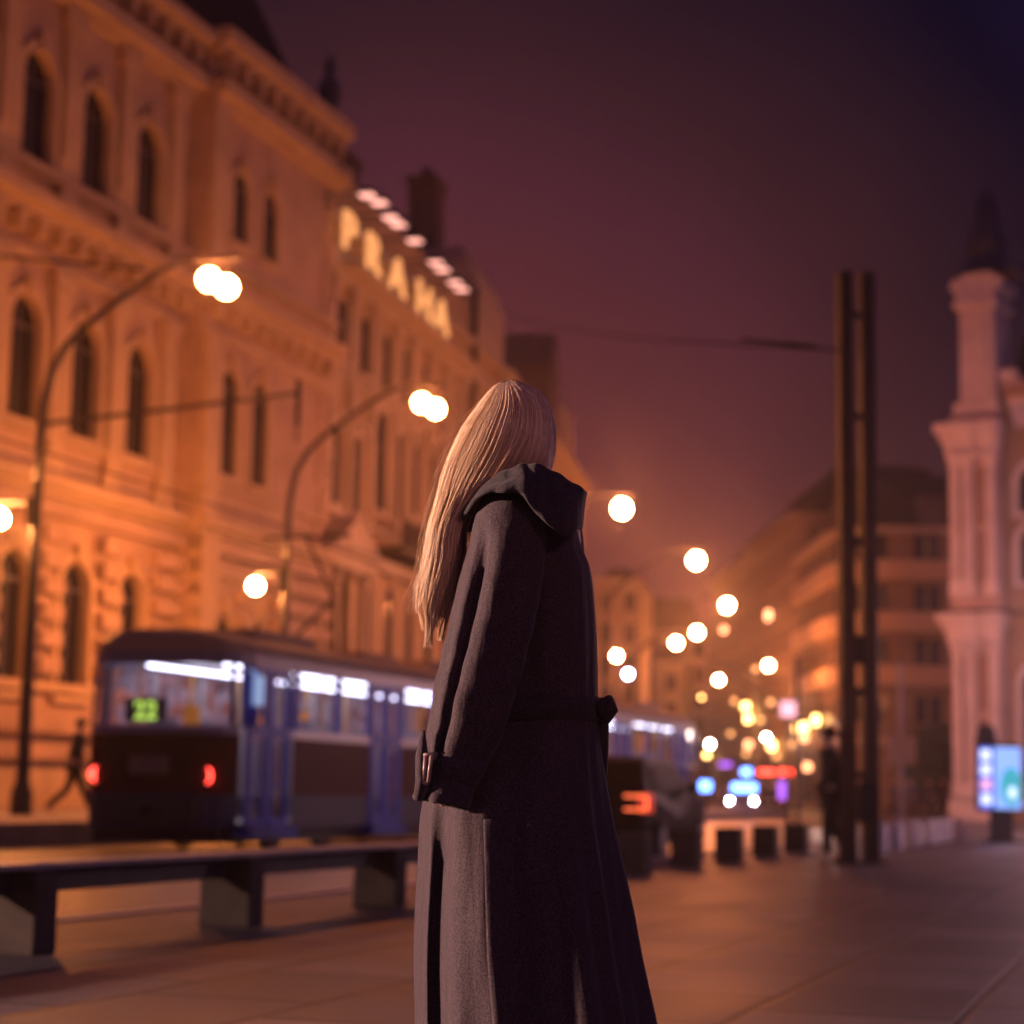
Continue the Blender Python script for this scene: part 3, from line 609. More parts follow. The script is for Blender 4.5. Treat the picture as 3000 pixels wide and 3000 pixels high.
added_lamp(6.0, -5.0, 6.0, 'added fill lamp out of frame right, behind the viewer', emis('rear_fill_bulb', (1.0, .42, .44), 430))  # fill lamp added to lighten the coat
added_lamp(-10.0, 3.7, 2.5, 'added lamp out of frame left, level with the woman', emis('side_fill_bulb', (1.0, .60, .46), 10500), (32, 212))  # added to light hair and coat from the left
# ------------------------------------------------------------------ trams
TRED = mat('tram_red_paint', (.085, .006, .012), .6, var=.1, scale=1, spec=.1)
TCREAM = mat('tram_cream_paint', (.38, .32, .30), .35, coat=.4)
TVIO = mat('tram_upper_reflection', (.10, .09, .17), .4, coat=.2)  # violet-blue reflection put into the colour of the cream band
TGREY = mat('tram_skirt_grey', (.028, .034, .080), .6, var=.15, scale=2)
TROOF = mat('tram_roof_grey', (.20, .13, .10), .6, var=.2, scale=1)
TBLUE = mat('tram_blue_cast', (.022, .085, .50), .45, spec=.2)  # blue light on doors and right pillars put into their colour
TBLK = mat('tram_black', (.02, .018, .022), .6)
TGL = glassmat('tram_window_glass'); TGL2 = mistmat('tram_misted_glass')
TUBE = emis('tram_tube_light', (.84, .80, 1.0), 7.5)
YEL = mat('yellow_handrail', (.75, .40, .03), .4)
SEATM = mat('tram_seat_grey', (.42, .37, .42), .5)
INT = mat('tram_interior_grey', (.5, .48, .5), .6)
TAILT = emis('tram_tail_lens', (1.0, .06, .04), 7)
DISP = emis('route_digits', (.62, .9, .12), 1.3)
def tram_outline(L=14.0):
    P = [(0.0, .55), (0.03, .85), (.14, 1.03), (.4, 1.16), (.75, 1.22)]
    left = [(x, 1.25 + h_) for x, h_ in P]
    pts_left = left + [(L - x, y) for x, y in reversed(left)]
    return pts_left
def make_tram(label):
    root = empty('tram', label=label, cat='tram', group='trams in line along the street')
    L = 14.0; HW = 1.22
    ends = [(0.0, .60), (0.04, .88), (.16, 1.06), (.42, 1.17), (.8, HW)]
    doors = [(.62, 2.08), (5.1, 6.42), (10.9, 12.3)]
    # right side nodes (y negative) going forward, then front, left side back
    xs = sorted(set([.8, 2.08, 2.3, 3.72, 3.82, 4.98, 5.1, 6.42, 6.6, 8.0, 8.12, 9.4, 9.52, 10.8, 10.9, 12.3, 13.2]))
    right = [(x, -HW) for x in xs]
    rear_r = [(x, -y) for x, y in ends[:-1]]; front_r = [(L - x, -y) for x, y in reversed(ends[:-1])]
    ring = rear_r + right + front_r; ring = ring + [(x, -y) for x, y in reversed(ring)]
    n = len(ring)
    def scaled(p, k): x, y = p; return (L / 2 + (x - L / 2) * (1 - k * .04), y * (1 - k))
    def isdoor(i):
        a, c = ring[i], ring[(i + 1) % n]
        mx = (a[0] + c[0]) / 2; return a[1] < -1.1 and c[1] < -1.1 and any(d0 - .01 <= mx <= d1 + .01 for d0, d1 in doors)
    def layer(mb, lv, skip=None):
        for (z0, k0), (z1, k1) in zip(lv[:-1], lv[1:]):
            for i in range(n):
                if skip and skip(i): continue
                a, c = ring[i], ring[(i + 1) % n]
                a0, c0 = scaled(a, k0), scaled(c, k0); a1, c1 = scaled(a, k1), scaled(c, k1)
                mb.face([(*a0, z0), (*c0, z0), (*c1, z1), (*a1, z1)])
    def runs():
        out = []; cur = []
        st = next(i for i in range(n) if isdoor(i))
        for k in range(n + 1):
            i = (st + k) % n
            if isdoor(i) or k == n:
                if cur: out.append(set(cur)); cur = []
            else: cur.append(i)
        return out
    for rn in runs():
        sk = lambda i: i not in rn
        m = MB(); layer(m, [(.84, 0.0), (1.68, 0.0)], sk); m.build('lower_panel', TRED, root)
        m = MB(); layer(m, [(.36, .02), (.84, .004)], sk); m.build('skirt', TGREY, root)
        m = MB(); layer(m, [(1.68, .0), (1.80, .006)], sk); m.build('belt_band', TCREAM, root)
    m = MB(); layer(m, [(2.66, .03), (2.84, .05)]); m.build('upper_band', TVIO, root)
    m = MB(); layer(m, [(2.84, .05), (2.98, .10), (3.10, .25), (3.17, .55)]); m.face([(*scaled(p, .55), 3.17) for p in ring])
    m.box(2.2, 4.4, -.55, .55, 3.17, 3.33, taper=.08); m.box(6.5, 8.2, -.5, .5, 3.17, 3.3, taper=.08); m.box(9.6, 12, -.55, .55, 3.17, 3.35, taper=.08); m.build('roof', TROOF, root, smooth=False)
    m = MB(); m.face([(*scaled(p, .03), .45) for p in ring]); m.build('floor', INT, root)
    m = MB(); m.face([(*scaled(p, .05), 2.8) for p in ring]); m.build('ceiling_panel', INT, root)
    # pillars
    def pillar(fn, mm):
        q = MB(); fn(q); q.build('window_pillar', mm, root)
    for x in (2.19, 3.77, 5.04, 6.51, 8.06, 9.46, 10.85, 12.4, 13.1):
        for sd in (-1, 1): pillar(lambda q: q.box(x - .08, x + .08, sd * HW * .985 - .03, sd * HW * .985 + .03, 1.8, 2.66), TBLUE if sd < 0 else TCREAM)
    for x in (.62, .80):
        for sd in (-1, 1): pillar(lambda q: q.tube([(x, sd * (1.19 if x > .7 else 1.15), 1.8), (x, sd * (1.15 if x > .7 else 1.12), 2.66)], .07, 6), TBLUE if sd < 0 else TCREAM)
    for sd in (-1, 1):
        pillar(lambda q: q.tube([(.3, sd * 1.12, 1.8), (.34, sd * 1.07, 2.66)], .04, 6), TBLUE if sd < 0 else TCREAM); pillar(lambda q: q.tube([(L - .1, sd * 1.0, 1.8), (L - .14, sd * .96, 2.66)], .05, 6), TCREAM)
    def pane(i0, i1, name='window', gl=None):
        g = MB()
        for i in range(i0, i1):
            a, c = ring[i % n], ring[(i + 1) % n]; a0, c0 = scaled(a, .012), scaled(c, .012); a1, c1 = scaled(a, .03), scaled(c, .03)
            g.face([(*a0, 1.8), (*c0, 1.8), (*c1, 2.66), (*a1, 2.66)])
        return g.build(name, gl or TGL, root)
    nr = len(rear_r)
    for i in range(nr, nr + len(right) - 1):
        if not isdoor(i): pane(i, i + 1)
    half = n // 2
    for i in range(half + len(front_r), half + len(front_r) + len(right) - 1): pane(i, i + 1, gl=TGL2)
    pane(nr + len(right) - 1, half + len(front_r), 'windscreen')
    pane(n - nr, n + nr, 'rear_window'); pane(n - nr - 1, n - nr); 
    # doors: folding leaves with tall panes
    for d0, d1 in doors:
        for k in range(2):
            x0 = d0 + (d1 - d0) * k / 2 + .03; x1 = d0 + (d1 - d0) * (k + 1) / 2 - .03
            dm = MB(); y = -HW + (.05 if d0 < 1 else .0) - .02
            for a, c in ((x0, x0 + .13), (x1 - .13, x1)): dm.box(a, c, y, y + .06, .40, 2.66)
            for z0, z1 in ((.40, .52), (.98, 1.02), (1.66, 1.84), (2.56, 2.66)): dm.box(x0 + .13, x1 - .13, y + .002, y + .058, z0, z1)
            dm.mi = 1
            for z0, z1 in ((.52, .98), (1.02, 1.66), (1.84, 2.56)): dm.box(x0 + .13, x1 - .13, y + .025, y + .035, z0, z1)
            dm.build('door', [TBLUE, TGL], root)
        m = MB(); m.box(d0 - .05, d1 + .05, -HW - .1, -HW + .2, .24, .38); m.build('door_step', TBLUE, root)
    # lights inside
    for y in (-.62, .62):
        m = MB()
        for x in (1.0, 3.0, 5.0, 7.0, 9.0, 11.0): m.box(x, x + 1.93, y - .05, y + .05, 2.68, 2.72)
        m.build('tube_light', TUBE, root)
    for x in (.95, 2.6, 4.2, 6.9, 8.6, 10.6):
        for y in (-.75, .75):
            m = MB(); m.tube([(x, y, .46), (x, y, 2.78)], .022, 6); m.build('handrail', YEL, root)
    for x, y in ((3.3, -.8), (4.9, .72), (.9, -.15)):
        m = MB(); m.box(x - .07, x + .07, y - .1, y + .1, 1.75, 2.1); m.build('ticket_machine', mat('ticket_glow', (.8, .25, .02), .5, emit=(1, .35, .03), es=.25), root)  # case given a faint orange glow, no lamp inside
    for k in range(8):
        x = 1.9 + k * 1.15
        for y in (-.85, .85):
            if y < 0 and any(d0 - .3 < x < d1 + .3 for d0, d1 in doors): continue
            m = MB(); m.box(x, x + .4, y - .2, y + .2, .8, .88); m.box(x, x + .06, y - .22, y + .22, .88, 1.98); m.build('seat', SEATM, root)
    # rear equipment
    m = MB(); m.box(-.06, 0.02, -.85, .85, 1.70, 1.79); m.build('rear_ledge', TCREAM, root)
    m = MB(); m.box(.05, .08, -.19, .47, 1.84, 2.18); db = m.build('route_display', TBLK, root)
    text_mesh('22', 'route_number', DISP, db, .36, .004, Matrix.Translation((.035, .135, 1.88)) @ Matrix.Rotation(R(-90), 4, 'Z') @ Matrix.Rotation(R(90), 4, 'X'), bold=.008)
    for s in (-1, 1):
        m = MB(); T = Matrix.Translation((.05, s * .88, 1.1)) @ Matrix.Rotation(R(s * 40), 4, 'Z'); 
        m.lathe([(.001, -.02), (.09, -.02), (.11, .0), (.1, .03)], n=12); m.v = [tuple(T @ Matrix.Rotation(R(-90), 4, 'Y') @ Vector(v)) for v in m.v]; m.build('tail_light', TAILT, root, smooth=True)
    m = MB(); m.box(-.05, .0, -.3, .3, 1.12, 1.36); m.build('number_plate', mat('plate_ochre', (.32, .17, .08), .5), root)
    m = MB(); m.box(.25, 13.75, -1.0, 1.0, .16, .43); m.build('underframe', TBLK, root)
    m = MB(); m.box(-.12, .3, -.75, .75, .45, .8); m.tube([(-.1, 0, .62), (-.35, 0, .62)], .07, 8); m.build('bumper', TBLK, root)
    for cx in (3.4, 10.4):
        m = MB(); m.box(cx - 1.2, cx + 1.2, -.9, .9, .2, .42)
        for dx in (-.95, .95):
            for y in (-.72, .72):
                m.tube([(cx + dx, y - .06, .36), (cx + dx, y + .06, .36)], .34, 16)
        m.build('bogie', TBLK, root)
    m = MB(); m.tube([(5.2, -.5, 3.17), (6.2, 0, 4.2), (5.0, 0, 5.1)], .03, 6); m.tube([(5.2, .5, 3.17), (6.2, 0, 4.2)], .03, 6); m.tube([(5.0, -.8, 5.1), (5.0, .8, 5.1)], .03, 6); m.build('pantograph', TBLK, root)
    m = MB(); m.box(.5, .62, -1.42, -1.3, 2.1, 2.5); m.tube([(.62, -1.2, 2.6), (.56, -1.36, 2.5)], .02, 6); m.build('mirror', mat('mirror_glow', (.3, .45, .7), .2, emit=(.4, .6, 1), es=.6), root)  # blue glow put into the mirror by emission
    return root
tram = make_tram('red and cream tram with lit windows and route number 22 in its rear window')
# tram frame: y to the left; outer right side at y = 0 -> shift centre by half width
def put_tram(o, s): o.location = (TR_O.x + s * S18 - 1.22 * C18, TR_O.y + s * C18 + 1.22 * S18, -.1); o.rotation_euler = (0, 0, TRZ)
put_tram(tram, 0)
t2 = copy_tree(tram); put_tram(t2, 15.0); t2['label'] = 'second tram farther on, its lit windows just right of the woman\'s belt'
# ------------------------------------------------------------------ bench of concrete blocks and beams along the plaza edge
bn = empty('long_bench', street(0, 0), TRZ, label='long dark bench on concrete blocks at lower left, running behind the woman', cat='bench')
SP = 2.43
pb = MB(); pb.box(0, .22, -.0, .34, 0, .415)
for k in range(-3, 3):
    m = MB(); m.box(k * SP - .0, k * SP + .22, -.17, .17, 0.0, .42); o = m.build('leg', CONC, bn)
    bv = o.modifiers.new('bevel', 'BEVEL'); bv.width = .012; bv.segments = 2
m = MB(); m.box(-3 * SP - .3, 2 * SP + .24, -.14, .14, .421, .452); o = m.build('seat', mat('bench_slab', (.25, .22, .22), .5, var=.2, scale=3), bn); bv = o.modifiers.new('bevel', 'BEVEL'); bv.width = .006; bv.segments = 2
for k in range(-3, 2):
    m = MB(); m.box(k * SP + .222, k * SP + SP - .002, -.05, .05, .30, .419); m.build('beam', BEAMM, bn)
for i in range(6):
    label = ['dark block seat half hidden by the right edge of the coat', 'dark block seat in front of the black hatchback', 'third dark block seat right of the woman', 'fourth dark block seat right of the woman, left of the slim sign mast', 'fifth dark block seat right of the woman', 'dark block seat at the feet of the person beside the pylon'][i]
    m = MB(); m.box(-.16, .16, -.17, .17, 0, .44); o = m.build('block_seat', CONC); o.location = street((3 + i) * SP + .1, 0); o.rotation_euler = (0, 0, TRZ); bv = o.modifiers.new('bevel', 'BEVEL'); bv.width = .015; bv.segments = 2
    tag(o, label, 'block seat', 'dark block seats in a row')
# pale block seats farther along the same line
for i in range(6):
    p = gr(*[(2577, 2500), (2626, 2488), (2683, 2480), (2736, 2471), (2774, 2464), (2811, 2460)][i]); label = ['first pale block seat right of the steel pylon', 'widest pale block seat, second right of the pylon', 'third pale block seat right of the pylon', 'fourth pale block seat right of the pylon', 'pale block seat next to last before the lit advertising case', 'last pale block seat, nearest the lit advertising case'][i]
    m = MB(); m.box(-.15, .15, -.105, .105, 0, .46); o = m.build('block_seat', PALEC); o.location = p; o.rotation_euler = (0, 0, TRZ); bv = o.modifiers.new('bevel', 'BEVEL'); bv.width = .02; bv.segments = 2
    tag(o, label, 'block seat', 'pale block seats in a row')
# ------------------------------------------------------------------ steel pylon
py = empty('steel_pylon', (4.63, 26.3, 0), R(8), label='tall brown double post steel pylon standing on the plaza edge', cat='pylon')
for x in (-.155, .155):
    m = MB(); m.box(x - .095, x + .095, -.1, .1, 0, 7.95); m.box(x - .03, x + .03, -.14, -.1, .2, 7.9); o = m.build('post', BRONZE, py); bv = o.modifiers.new('bevel', 'BEVEL'); bv.width = .01
for z in (1.1, 2.2, 4.2, 5.9, 7.3): m = MB(); m.box(-.058, .058, -.05, .05, z, z + .09); m.build('crosspiece', IRON, py)
m = MB(); m.box(-.058, .058, -.09, .09, 2.62, 2.98); m.build('junction_box', IRON, py)
m = MB(); m.box(-.07, .16, -.28, -.142, .55, 1.05); m.build('control_box', IRON, py)
m = MB(); m.box(-.34, .34, -.22, .22, 0.0, .03); m.build('base_plate', IRON, py)
# overhead wires
def wire(name, pts, r_, label, thick=None):
    m = MB(); m.tube(pts, r_, 6)
    if thick: 
        for a, c, q in thick: m.tube([a, c], q, 8)
    tag(m.build(name, mat('black_cable', (.004, .004, .005), 1.0, spec=.0)), label, 'wire')
pa, pb_ = Vector((4.42, 26.3, 0)), None
a = at(2450, 1024, 26.3); c = at(1478, 918, 84)
mid = [a.lerp(c, k / 10) - Vector((0, 0, .28 * math.sin(math.pi * k / 10))) for k in range(11)]
wire('span_wire', mid, .018, 'thin overhead wire from the steel pylon to the ornate house', [(a.lerp(c, .02), a.lerp(c, .05), .035), (a.lerp(c, .03), a.lerp(c, .11), .024)])
cb = empty('catenary_bracket', (-8.75, 36.1, 0), R(-18.5), label='horizontal wire bracket reaching right from the nearest lamp pole', cat='bracket')
m = MB(); m.tube([(.09, 0, 7.45), (2.5, 0, 7.6), (5.2, 0, 7.78)], [.045, .04, .035], 8); m.build('arm', IRON, cb)
m = MB(); m.tube([(5.2, 0, 8.0), (5.2, 0, 7.2)], .05, 8); m.tube([(5.2, 0, 7.2), (5.2, .0, 6.9)], .02, 6); m.build('insulator', IRON, cb)
for k, (y, zz) in enumerate(((1.22, 5.15),)):
    wire('contact_wire', [tl(-20, y, zz - .1), tl(90, y, zz - .1)], .012, 'contact wire above the tram track')
wire('guy_wire', [at(0, 750, 33), at(300, 778, 45), at(470, 795, 52)], .03, 'dark cable crossing the stone palace at upper left')
# ------------------------------------------------------------------ vehicles
def hatchback(name, label, loc, rz, paint, lights=True, L=4.2, W=1.76, Hh=1.46, group=None, headlamps=False):
    root = empty(name, loc, rz, label=label, cat='car', group=group)
    # x forward, rear at 0
    side = [(0.0, .45), (.0, .80), (.04, .95), (.12, 1.02), (.48, 1.40), (.75, Hh), (1.9, Hh), (2.35, 1.38), (2.95, 1.0), (3.7, .88), (4.1, .72), (4.2, .5), (4.18, .3)]
    k = L / 4.2; side = [(x * k, z) for x, z in side]
    def hw(x, z): return (W / 2) * (1 - .22 * max(0, (z - .95) / .5)) * (1 - .10 * (abs(x / L - .5) * 2) ** 3)
    m = MB(); rows = []
    for x, z in side: h_ = hw(x, z); rows.append([(x, -h_, z), (x, -h_ * .55, z + (.02 if z > 1.3 else 0)), (x, h_ * .55, z + (.02 if z > 1.3 else 0)), (x, h_, z)])
    m.grid(rows)
    for s in (-1, 1):
        low = [(x, s * hw(x, .3), .28) for x in (.0, .3 * k, 4.18 * k)]
        pts = [(x, s * hw(x, z), z) for x, z in side]
        n_ = len(pts)
        cen = (L * .5, s * W / 2, .6)
        ring = [(0.0, s * hw(0, .3), .28)] + pts
        for i in range(len(ring)): m.face([cen, ring[i], ring[(i + 1) % len(ring)]])
    m.face([(0, -W / 2 * .9, .28), (0, W / 2 * .9, .28), (L, W / 2 * .9, .28), (L, -W / 2 * .9, .28)]); m.face([(0, -W / 2 * .9, .28), (0, W / 2 * .9, .28), (0, W / 2 * .9, .45), (0, -W / 2 * .9, .45)])
    body = m.build('body', paint, root, merge=True)
    bv = body.modifiers.new('bevel', 'BEVEL'); bv.width = .03; bv.segments = 2; bv.limit_method = 'ANGLE'
    gm = mat('car_glass', (.004, .004, .007), .5, spec=.008)
    def quad_on(a, c, i, y0, y1, name):   # strip across the width between side points
        (x0, z0), (x1, z1) = a, c; g = MB(); dx, dz = z0 - z1, x1 - x0; l = math.hypot(dx, dz); ox, oz = dx / l * .012, dz / l * .012
        g.face([(x0 + ox, -y0, z0 + oz + .02), (x0 + ox, y0, z0 + oz + .02), (x1 + ox, y1, z1 + oz + .02), (x1 + ox, -y1, z1 + oz + .02)]); return g.build(name, gm, root)
    quad_on((.16 * k, 1.06), (.46 * k, 1.36), 0, .68, .60, 'rear_window'); quad_on((2.40 * k, 1.33), (2.9 * k, 1.03), 0, .64, .70, 'windscreen')
    for s in (-1, 1):
        g = MB(); g.face([(.5 * k, s * (hw(.5, 1.02) + .012), 1.02), (2.72 * k, s * (hw(2.7, 1.02) + .012), 1.02), (2.2 * k, s * (hw(2, 1.36) + .012), 1.36), (.72 * k, s * (hw(.8, 1.36) + .012), 1.36)]); g.build('side_window', gm, root)
        for wx in (.78 * k, 3.38 * k):
            g = MB(); g.tube([(wx, s * (W / 2 - .2), .31), (wx, s * (W / 2 + .005), .31)], .31, 18); g.mi = 1; g.tube([(wx, s * (W / 2 - .0), .31), (wx, s * (W / 2 + .015), .31)], .19, 14); g.build('wheel', [mat('tyre', (.02, .02, .02), .8), mat('alloy', (.4, .4, .42), .3, metal=.9)], root)
        if lights:
            g = MB(); g.box(-.02, .1, s * .78 - .12, s * .78 + .075,   .70, .96)
            g.build('tail_light', mat('glow_lens_red', (.35, .02, .02), .2, emit=(1, .06, .03), es=.5), root)  # faint red glow put into the whole lens
            g = MB(); y0 = s * .78   # lit C shaped tube
            for a in ((-.26, .075, .905, .94), (-.26, .075, .725, .76), (.035, .075, .76, .905)):
                ya, yb = sorted((y0 + s * a[0], y0 + s * a[1])); g.box(-.035, -.021, ya, yb, a[2], a[3])
            g.build('light_strip', emis('amber_red_strip', (1.0, .15, .05), 2.2), root)
        if headlamps:
            g = MB(); g.ball((L - .06, s * .66, .68), .09, 6); g.build('headlight', HEAD, root, smooth=True)
        g = MB(); g.box(2.45 * k, 2.62 * k, s * .86 - .06 + s * .08, s * .86 + .06 + s * .08, .98, 1.12); g.build('mirror', paint, root)
    g = MB(); g.box(-.03, 0.0, -.26, .26, .62, .74); g.build('number_plate', mat('plate_white', (.6, .6, .6), .5), root)
    g = MB(); g.box(-.06, .12, -W / 2 * .86, W / 2 * .86, .36, .58); g.build('bumper', paint, root)
    return root
BLACKP = mat('black_car_paint', (.006, .005, .009), .5, spec=.03)
hatchback('hatchback_car', 'black hatchback with lit C shaped tail lights driving away, right of the woman', (1.10, 27.3, -.1), R(90 - 17), BLACKP)
hatchback('hatchback_car', 'dark car with red lights far down the street, left of the lit pink box', at(2250, 2290, 118).to_2d().to_3d() + Vector((0, 0, -.1)), R(92), BLACKP)
hatchback('hatchback_car', 'silver oncoming car with white headlights far down the street', at(2140, 2310, 112).to_2d().to_3d() + Vector((0, 0, -.1)), R(-88), mat('silver_paint', (.35, .36, .4), .25, metal=.6), lights=False, headlamps=True)
# ------------------------------------------------------------------ signs and shop lights
def box_sign(px, py, Y, ww, hh, em, name, label, frame=IRON, post=True, cat='sign'):
    p = at(px, py, Y); root = empty(name, (p.x, p.y, 0), label=label, cat=cat)
    m = MB(); m.box(-ww / 2 - .03, ww / 2 + .03, -.08, .08, p.z - hh / 2 - .03, p.z + hh / 2 + .03); m.build('case', frame, root)
    m = MB(); m.box(-ww / 2, ww / 2, -.1, -.082, p.z - hh / 2, p.z + hh / 2); m.build('panel', em, root)
    if post: m = MB(); m.tube([(0, 0, -.1), (0, 0, p.z - hh / 2)], .06, 8); m.build('post', IRON, root)
    return root
sg = box_sign(2308, 2078, 59, .46, .46, PINKL, 'box_sign', 'small pink lit box sign on a slim dark post by the road')
m = MB(); m.tube([(.28, .0, -.1), (.28, .0, 5.0)], .075, 8); m.build('mast', IRON, sg)
RLAB = []
def wall_light(px, py, em, ww, hh, label):
    t, z = on_plane(px, py, (22.0, 132.0), RA)
    x = 22.0 + math.sin(RA) * t - .12; y = 132 + math.cos(RA) * t
    root = empty('shop_light', (x, y, 0), R(-88), label=label, cat='shop light', group='lit shop lights on the right row')
    m = MB(); m.box(-ww / 2, ww / 2, -.35, -.02, z - hh / 2, z + hh / 2); m.build('lit_box', em, root)
    m = MB(); m.box(-.05, .05, -.02, .14, z - .05, z + .05); m.box(-ww / 2 - .02, ww / 2 + .02, -.37, 0, z + hh / 2, z + hh / 2 + .04); m.build('bracket', IRON, root)
for px, py, em, ww, hh, l in [(2195, 2070, WARM, 1.6, .5, 'upper yellow oval shop light left of the pink box sign'), (2202, 2105, WARM, 1.2, .6, 'lower yellow shop light under the upper oval one'), (2080, 2212, WARM, 1.2, .4, 'yellow shop light below a white globe, behind the dark car'), (2203, 2182, ORAN, 1.2, .6, 'orange shop light left of a white globe'), (2272, 2185, WARM, 1.2, .6, 'yellow shop light below right of a white globe'), (2348, 2135, WARM, .9, .5, 'left one of a pair of yellow lights on the rounded corner house'), (2367, 2130, WARM, .9, .5, 'right one of a pair of yellow lights on the rounded corner house'), (2404, 2110, WARM, .8, .6, 'single yellow light above the pair on the rounded corner house'), (2368, 2160, ORAN, .9, .5, 'dim orange light below the pair on the rounded corner house'), (2378, 2247, ORAN, .9, .5, 'low orange light near the rounded corner house door'), (2262, 1803, ORAN, .9, .7, 'orange lit upstairs light on the tall brown house'), (2130, 1845, ORAN, 1.1, .5, 'dim red upstairs light on the farthest right house'), (2162, 2055, AMB, .8, .4, 'small dim light left of the upper yellow oval shop light'), (2269, 2057, AMB, .6, .4, 'small dim light just left of the pink box sign'), (2197, 2208, AMB, .7, .4, 'faint light under the orange shop light'), (2330, 2180, AMB, .6, .4, 'small amber light right of the slim sign mast'), (2240, 2110, AMB, .6, .4, 'small amber light right of the lower yellow shop light'), (2150, 2150, AMB, .8, .4, 'small amber light low on the farthest right house'), (2285, 2215, AMB, .6, .4, 'small amber light over the red lit bars'), (2225, 1960, AMB, .7, .4, 'small amber light high on the brown row')]: wall_light(px, py, em, ww, hh, l)
box_sign(2180, 2308, 88, 1.1, .38, BLUEL, 'low_light', 'low blue lit sign above the road, right of the dark car')
box_sign(2186, 2262, 92, .45, .35, BLUEL, 'low_light', 'small square blue sign over the wide low blue sign')
box_sign(2066, 2303, 80, .45, .4, BLUEL, 'low_light', 'small blue sign beside the dark car\'s rear corner')
box_sign(2125, 2240, 110, .7, .25, PURPL, 'low_light', 'dim purple lit sign low over the street')
box_sign(2290, 2315, 100, .35, .9, PURPL, 'low_light', 'narrow violet lit panel left of the slim dark post')
box_sign(2245, 2262, 105, .85, .22, TAIL, 'low_light', 'red car tail lights as a lit bar low over the street')  # stands in for car tail lights, boxed on a post
box_sign(2302, 2262, 104, .65, .28, TAIL, 'low_light', 'shorter red lit bar of car tail lights beside the slim dark post')
# blue lit advertising case on its foot
ad = empty('advertising_case', (10.1, 41.0, 0), R(-6), label='blue and white lit advertising case on a dark foot, right edge', cat='advertising case')
z0, z1 = .68, 1.93
m = MB(); m.box(-.46, .44, -.14, .14, z0 - .06, z1 + .06); m.build('case', IRON, ad)
m = MB(); m.box(-.42, -.14, -.155, -.142, z0, z1); p1 = m.build('side_panel', emis('ad_blue', (.06, .13, .80), 1.4), ad)
for k in range(4):
    m = MB(); m.box(-.39, -.18, -.162, -.157, z0 + .08 + .3 * k, z0 + .3 + .3 * k); m.build('print_block', emis('ad_white', (.62, .66, 1.0), 1.9) if k != 1 else emis('ad_pink', (.85, .4, .65), 1.6), p1)
m = MB(); m.box(-.11, .42, -.155, -.142, z0, z1); p2 = m.build('main_panel', emis('ad_pale', (.26, .42, 1.0), 1.5), ad)
m = MB(); m.lathe([(.001, 0), (.30, 0)], n=24); m.v = [(.22 + x * .75, -.159, z0 + .45 + y * 1.3) for x, y, z in m.v]; m.v = [(min(x, .415), y, min(max(z, z0 + .02), z1)) for x, y, z in m.v]; m.build('round_print', emis('ad_teal', (.06, .42, .55), 1.2), p2)
m = MB(); m.lathe([(.001, 0), (.13, 0)], n=20); m.v = [(.24 + x * .7, -.163, z0 + .33 + y) for x, y, z in m.v]; m.build('round_print', emis('ad_spot', (.6, .75, 1.0), 1.8), p2)
m = MB(); m.box(-.2, .25, -.12, .12, 0, z0 - .06); m.build('foot', IRON, ad)
m = MB(); m.box(-.35, .45, -.25, .25, 0, .05); m.build('base', IRON, ad)
m = MB(); m.lathe([(.20, 0), (.24, .05), (.18, .22), (.2, .3), (.05, .42)], c=(-.25, 0, z1 + .06), n=12); m.build('cap', IRON, ad)
# traffic sign on a tall pole
p = at(2640, 2200, 50); q = at(2640, 1945, 50)
sp_ = empty('sign_pole', (p.x, p.y, 0), R(4), label='slim pale pole with a square brown sign, between pylon and church', cat='sign')
m = MB(); m.tube([(0, 0, 0), (0, 0, q.z)], .06, 8); m.build('pole', mat('pale_pole', (.42, .36, .40), .5), sp_)
m = MB(); m.box(-.36, .36, -.1, -.07, p.z - .33, p.z + .38); m.build('sign_plate', mat('sign_brown', (.45, .27, .17), .5), sp_)
for px, y0, y1, Y in ((2290, 2380, 2470, 52),):
    pass
# dark clipped shrubs in front of the corner house
def shrub(px, py, Y, rx, rz_, label):
    p = at(px, py, Y); root = empty('shrub', (p.x, p.y, 0), label=label, cat='shrub'); m = MB(); rnd = random.Random(px)
    for i in range(2600):
        a, b_, c_ = rnd.gauss(0, 1), rnd.gauss(0, 1), rnd.gauss(0, 1); l = math.sqrt(a * a + b_ * b_ + c_ * c_); q = rnd.random() ** .4 * (1 + .18 * math.sin(3 * a / l + px) * math.cos(4 * c_ / l))
        P = Vector((a / l * rx * q, b_ / l * rx * q, p.z + c_ / l * rz_ * q)); s = .16
        d1 = Vector((rnd.uniform(-1, 1), rnd.uniform(-1, 1), rnd.uniform(-1, 1))).normalized() * s; d2 = Vector((rnd.uniform(-1, 1), rnd.uniform(-1, 1), rnd.uniform(-1, 1))).normalized() * s
        m.face([P - d1, P + d2, P + d1])
    m.build('crown', mat('dark_leaves', (.035, .06, .03), .7, var=.3, scale=2), root)
    m = MB(); m.tube([(0, 0, 0), (.05, 0, p.z)], [.12, .06], 8); m.build('trunk', mat('bark', (.06, .045, .035), .9), root)
shrub(2735, 2215, 92, 1.25, 1.7, 'dark round tree crown left of the church foot')
shrub(2688, 2240, 96, .9, 1.2, 'smaller dark bush behind the sign pole')
